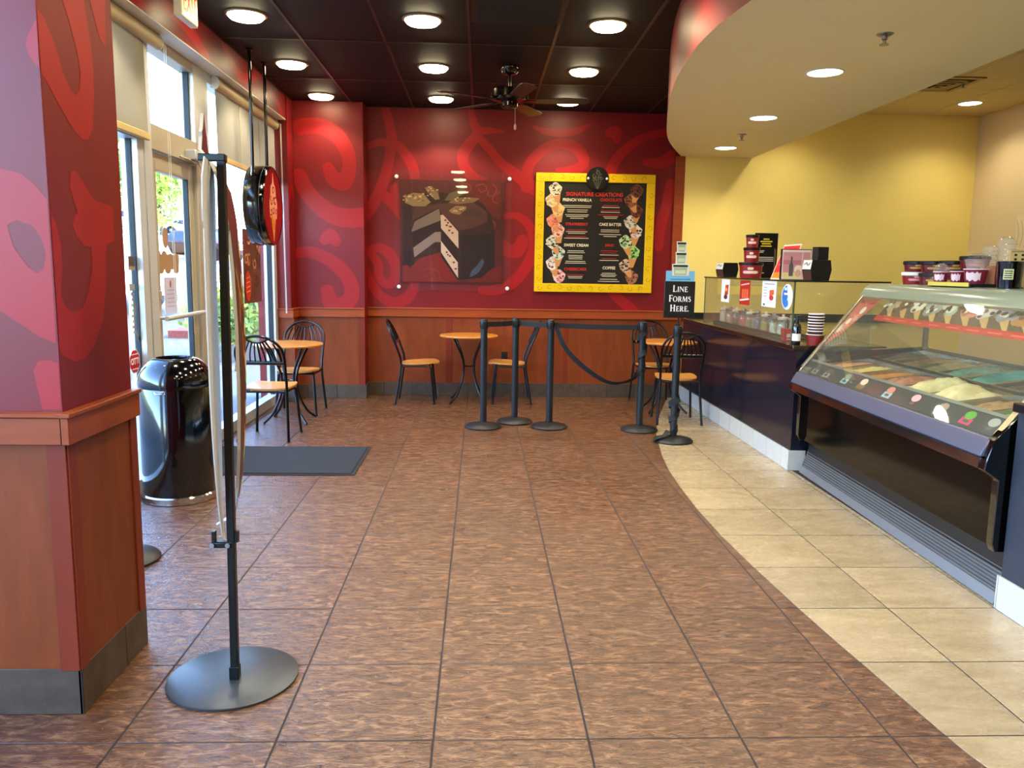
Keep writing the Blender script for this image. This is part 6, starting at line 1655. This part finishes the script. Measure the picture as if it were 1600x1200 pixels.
m.add([(x, y, gz(x)-.05) for x in xs for y in (-8, 160)], [(2*i, 2*i+1, 2*i+3, 2*i+2) for i in range(len(xs)-1)], ASPH); struct(m.obj('upper_car_park', flat=True))
m = MB(); m.box(-14.75, -14.55, -8, 95, 1.72, 1.90, CONC); struct(m.obj('kerb'))
m = MB(); m.box(-6.6, -5.2, 17.2, 20, -.08, .10, mat('red_mulch', (.50, .25, .20), .95, var=.4, scale=30)); struct(m.obj('planting_bed'))
m = MB(); m.box(-4.55, -3.0, 12.75, 12.9, -.03, .62, CONC); struct(m.obj('kerb_wall'))

CARGLASS = mat('car_window', (.10, .13, .16), .08, spec=.8); TYRE = mat('tyre', (.04, .04, .04), .8); ALLOY = mat('alloy_wheel', (.62, .63, .64), .3, metal=.8)
def vehicle(label, loc, rz, col, pickup=False):
    t = thing('car', label, 'car', loc, rz)
    P = mat('car_paint_%02x%02x%02x' % tuple(int(255*q) for q in col), col, .2, coat=.6)
    Hh = 1.0 if pickup else .82; W = .92
    if pickup: prof = [(-2.6, .42), (2.55, .40), (2.66, .62), (2.62, 1.02), (2.5, 1.12), (1.1, 1.18), (-2.6, 1.16), (-2.66, .8)]
    else: prof = [(-2.2, .35), (2.15, .33), (2.28, .52), (2.2, .78), (1.2, .92), (-1.9, .98), (-2.25, .86), (-2.3, .55)]
    m = MB(); m.prism([(a, b) for a, b in prof], 1, -W, W, P); bd = m.obj('body', t, bevel=.06)
    x0, x1, x2, x3, zt = (-.9, -.6, .55, 1.15, 1.84) if pickup else (-1.8, -1.2, .35, 1.15, 1.46)
    zb = 1.15 if pickup else .93
    m = MB(); wt, wb = W-.20, W-.04
    m.add([(x0, -wb, zb), (x3, -wb, zb), (x3, wb, zb), (x0, wb, zb), (x1, -wt, zt), (x2, -wt, zt), (x2, wt, zt), (x1, wt, zt)], [(0, 1, 2, 3), (4, 5, 6, 7), (0, 1, 5, 4), (1, 2, 6, 5), (2, 3, 7, 6), (3, 0, 4, 7)], P); m.obj('cabin', t, bevel=.04)
    def lerp(u, v, s): # point on a side/front of the cabin
        xl = x0+(x1-x0)*v; xr = x3+(x2-x3)*v; w = wb+(wt-wb)*v
        return xl+(xr-xl)*u, s*(w+.008), zb+(zt-zb)*v
    for s in (-1, 1):
        for u0, u1 in ((.06, .48), (.53, .93)):
            m = MB(); m.add([lerp(u0, .12, s), lerp(u1, .12, s), lerp(u1, .86, s), lerp(u0, .86, s)], [(0, 1, 2, 3)], CARGLASS); m.obj('side_window', t, flat=True)
    m = MB(); m.add([(x3+.005-(x3-x2)*v+.01, s*(wb+(wt-wb)*v-.08), zb+(zt-zb)*v) for v, s in ((.1, -1), (.1, 1), (.9, 1), (.9, -1))], [(0, 1, 2, 3)], CARGLASS); m.obj('windscreen', t, flat=True)
    m = MB(); m.add([(x0-.015+(x1-x0)*v, s*(wb+(wt-wb)*v-.08), zb+(zt-zb)*v) for v, s in ((.1, -1), (.1, 1), (.9, 1), (.9, -1))], [(0, 1, 2, 3)], CARGLASS); m.obj('rear_window', t, flat=True)
    fx = prof[2][0]
    m = MB(); m.box(fx-.05, fx+.03, -W*.62, W*.62, prof[2][1]-.02, prof[3][1]-.02, BLACKP)
    m.obj('grille', t, bevel=.01)
    for k in range(3):
        z = prof[2][1]+.05+k*.10
        m = MB(); m.box(fx+.02, fx+.045, -W*.6, W*.6, z, z+.035, CHROME); m.obj('grille_bar', t)
    for s in (-1, 1):
        m = MB(); m.box(fx-.12, fx+.02, s*W*.66 if s > 0 else s*W*.97, s*W*.97 if s > 0 else s*W*.66, prof[3][1]-.24, prof[3][1]-.05, WPLAST); m.obj('headlight', t, bevel=.02)
        for x in (prof[1][0]-.75, prof[0][0]+.8):
            r = .40 if pickup else .33
            m = MB(); m.lathe([(r*.6, -.11), (r*.96, -.11), (r, -.08), (r, .08), (r*.96, .11), (r*.6, .11)], TYRE, 24); w = m.obj('wheel', t, (x, s*(W-.08), r-.0), (R(90), 0, 0))
            m = MB(); m.lathe([(r*.62, -.10), (r*.62, .10), (r*.2, .115), (0, .115)], ALLOY, 12)
            m.lathe([(r*.62, -.10), (r*.2, -.115), (0, -.115)], ALLOY, 12); m.obj('rim', w)
    return t
vehicle('white pickup truck outside the glass door, chrome grille towards the shop', (-8.5, 19.5, .33), R(-112), (.88, .89, .90), True)
vehicle('dark blue car outside the side window left of the door', (-13.0, 24.5, gz(-13.0)-.1), R(-100), (.12, .17, .26))
for k, (x, y, c, lab) in enumerate(((-24.5, 57, (.88, .89, .90), 'white car parked far off on the upper car park, left of the tree'), (-24.5, 62, (.90, .90, .90), 'pale silver car parked far off beyond the street tree'),
                                (-24.0, 69, (.22, .27, .36), 'dark car parked far off on the upper car park, right of the tree'), (-14.0, 41.5, (.30, .12, .18), 'dark maroon car parked on the slope behind the street tree'))):
    vehicle(lab, (x, y, gz(x)-.05), R(10 if k < 3 else -20), c)
LEAF1 = mat('sunlit_leaf', (.42, .56, .16), .6, rgb2=(.66, .74, .28), scale=1.5); LEAF2 = mat('deep_leaf', (.20, .34, .13), .6, rgb2=(.40, .54, .20), scale=1.5); BARK = mat('grey_bark', (.36, .31, .27), .9, var=.2, scale=12)
def tree(label, x, y, h, r, zc, seed, lf, n=1500, nm='street_tree', ls=.13):
    rr = random.Random(seed); z0 = gz(x)-.08
    t = thing(nm, label, 'tree' if h > 2 else 'shrub', (x, y, z0))
    m = MB(); m.tube([(0, 0, 0), (.05, .02, h*.3), (-.03, .05, h*.62)], [.02*h, .016*h, .008*h], BARK, 8)
    for k in range(5):
        a = k*1.3; m.tube([(.03, .02, h*(.28+.05*k)), (r*.45*math.cos(a), r*.45*math.sin(a), h*(.48+.06*k))], [.008*h, .003*h], BARK, 6)
    m.obj('trunk', t)
    cl = [(rr.gauss(0, .42)*r, rr.gauss(0, .42)*r, zc*h+rr.gauss(0, .42)*h*.26, r*(.30+.22*rr.random())) for _ in range(22)]
    m = MB()
    for k in range(n):
        cx_, cy_, cz_, cr_ = cl[k % len(cl)]
        d = Vector((rr.gauss(0, 1), rr.gauss(0, 1), rr.gauss(0, 1))).normalized()*cr_*(.55+.45*rr.random())
        c = Vector((cx_, cy_, cz_))+d
        u = Vector((rr.gauss(0, 1), rr.gauss(0, 1), rr.gauss(0, 1))).normalized(); v = u.orthogonal().normalized(); s = ls*(.6+.7*rr.random())
        m.add([c-u*s, c+v*s*.5, c+u*s, c-v*s*.5], [(0, 1, 2, 3)], lf)
    o = m.obj('foliage', t, flat=True); o['kind'] = 'stuff'
tree('slim street tree with bright yellow-green leaves seen through the door glass', -14.0, 36.2, 4.9, 1.45, .64, 1, LEAF1, 2200)
tree('leafy tree partly behind the column, seen through the side window', -16.9, 36.0, 5.2, 1.3, .62, 2, LEAF2, 1800)
tree('taller tree beyond the upper car park in the distance', -30, 66, 9, 3.2, .6, 3, LEAF2, 1600, ls=.3)
tree('low green shrub outside the corner window', -3.55, 11.7, 1.15, .55, .66, 4, LEAF2, 900, 'garden_shrub', .06)
tree('second low shrub beyond the kerb wall outside the corner window', -4.3, 13.6, 1.2, .6, .62, 5, LEAF1, 900, 'garden_shrub', .06)
b = thing('far_building', 'long low building with a blue-grey roof beyond the car park', 'building', (-44, 84, 3.5))
m = MB(); m.box(-5, 5, -14, 12, 0, 3.2, mat('pale_stucco', (.78, .78, .76), .8)); m.obj('wall', b)
m = MB(); m.box(-5.4, 5.4, -14.4, 12.4, 3.2, 4.3, mat('blue_grey_roof', (.42, .50, .58), .6)); m.obj('roof', b)
for k in range(6):
    m = MB(); m.box(5.0, 5.03, -13+4*k, -10.6+4*k, .6, 2.4, CARGLASS); m.obj('window', b)
    m = MB(); m.box(-4+1.5*k, -2.9+1.5*k, -14.03, -14.0, .6, 2.4, CARGLASS); m.obj('window', b)
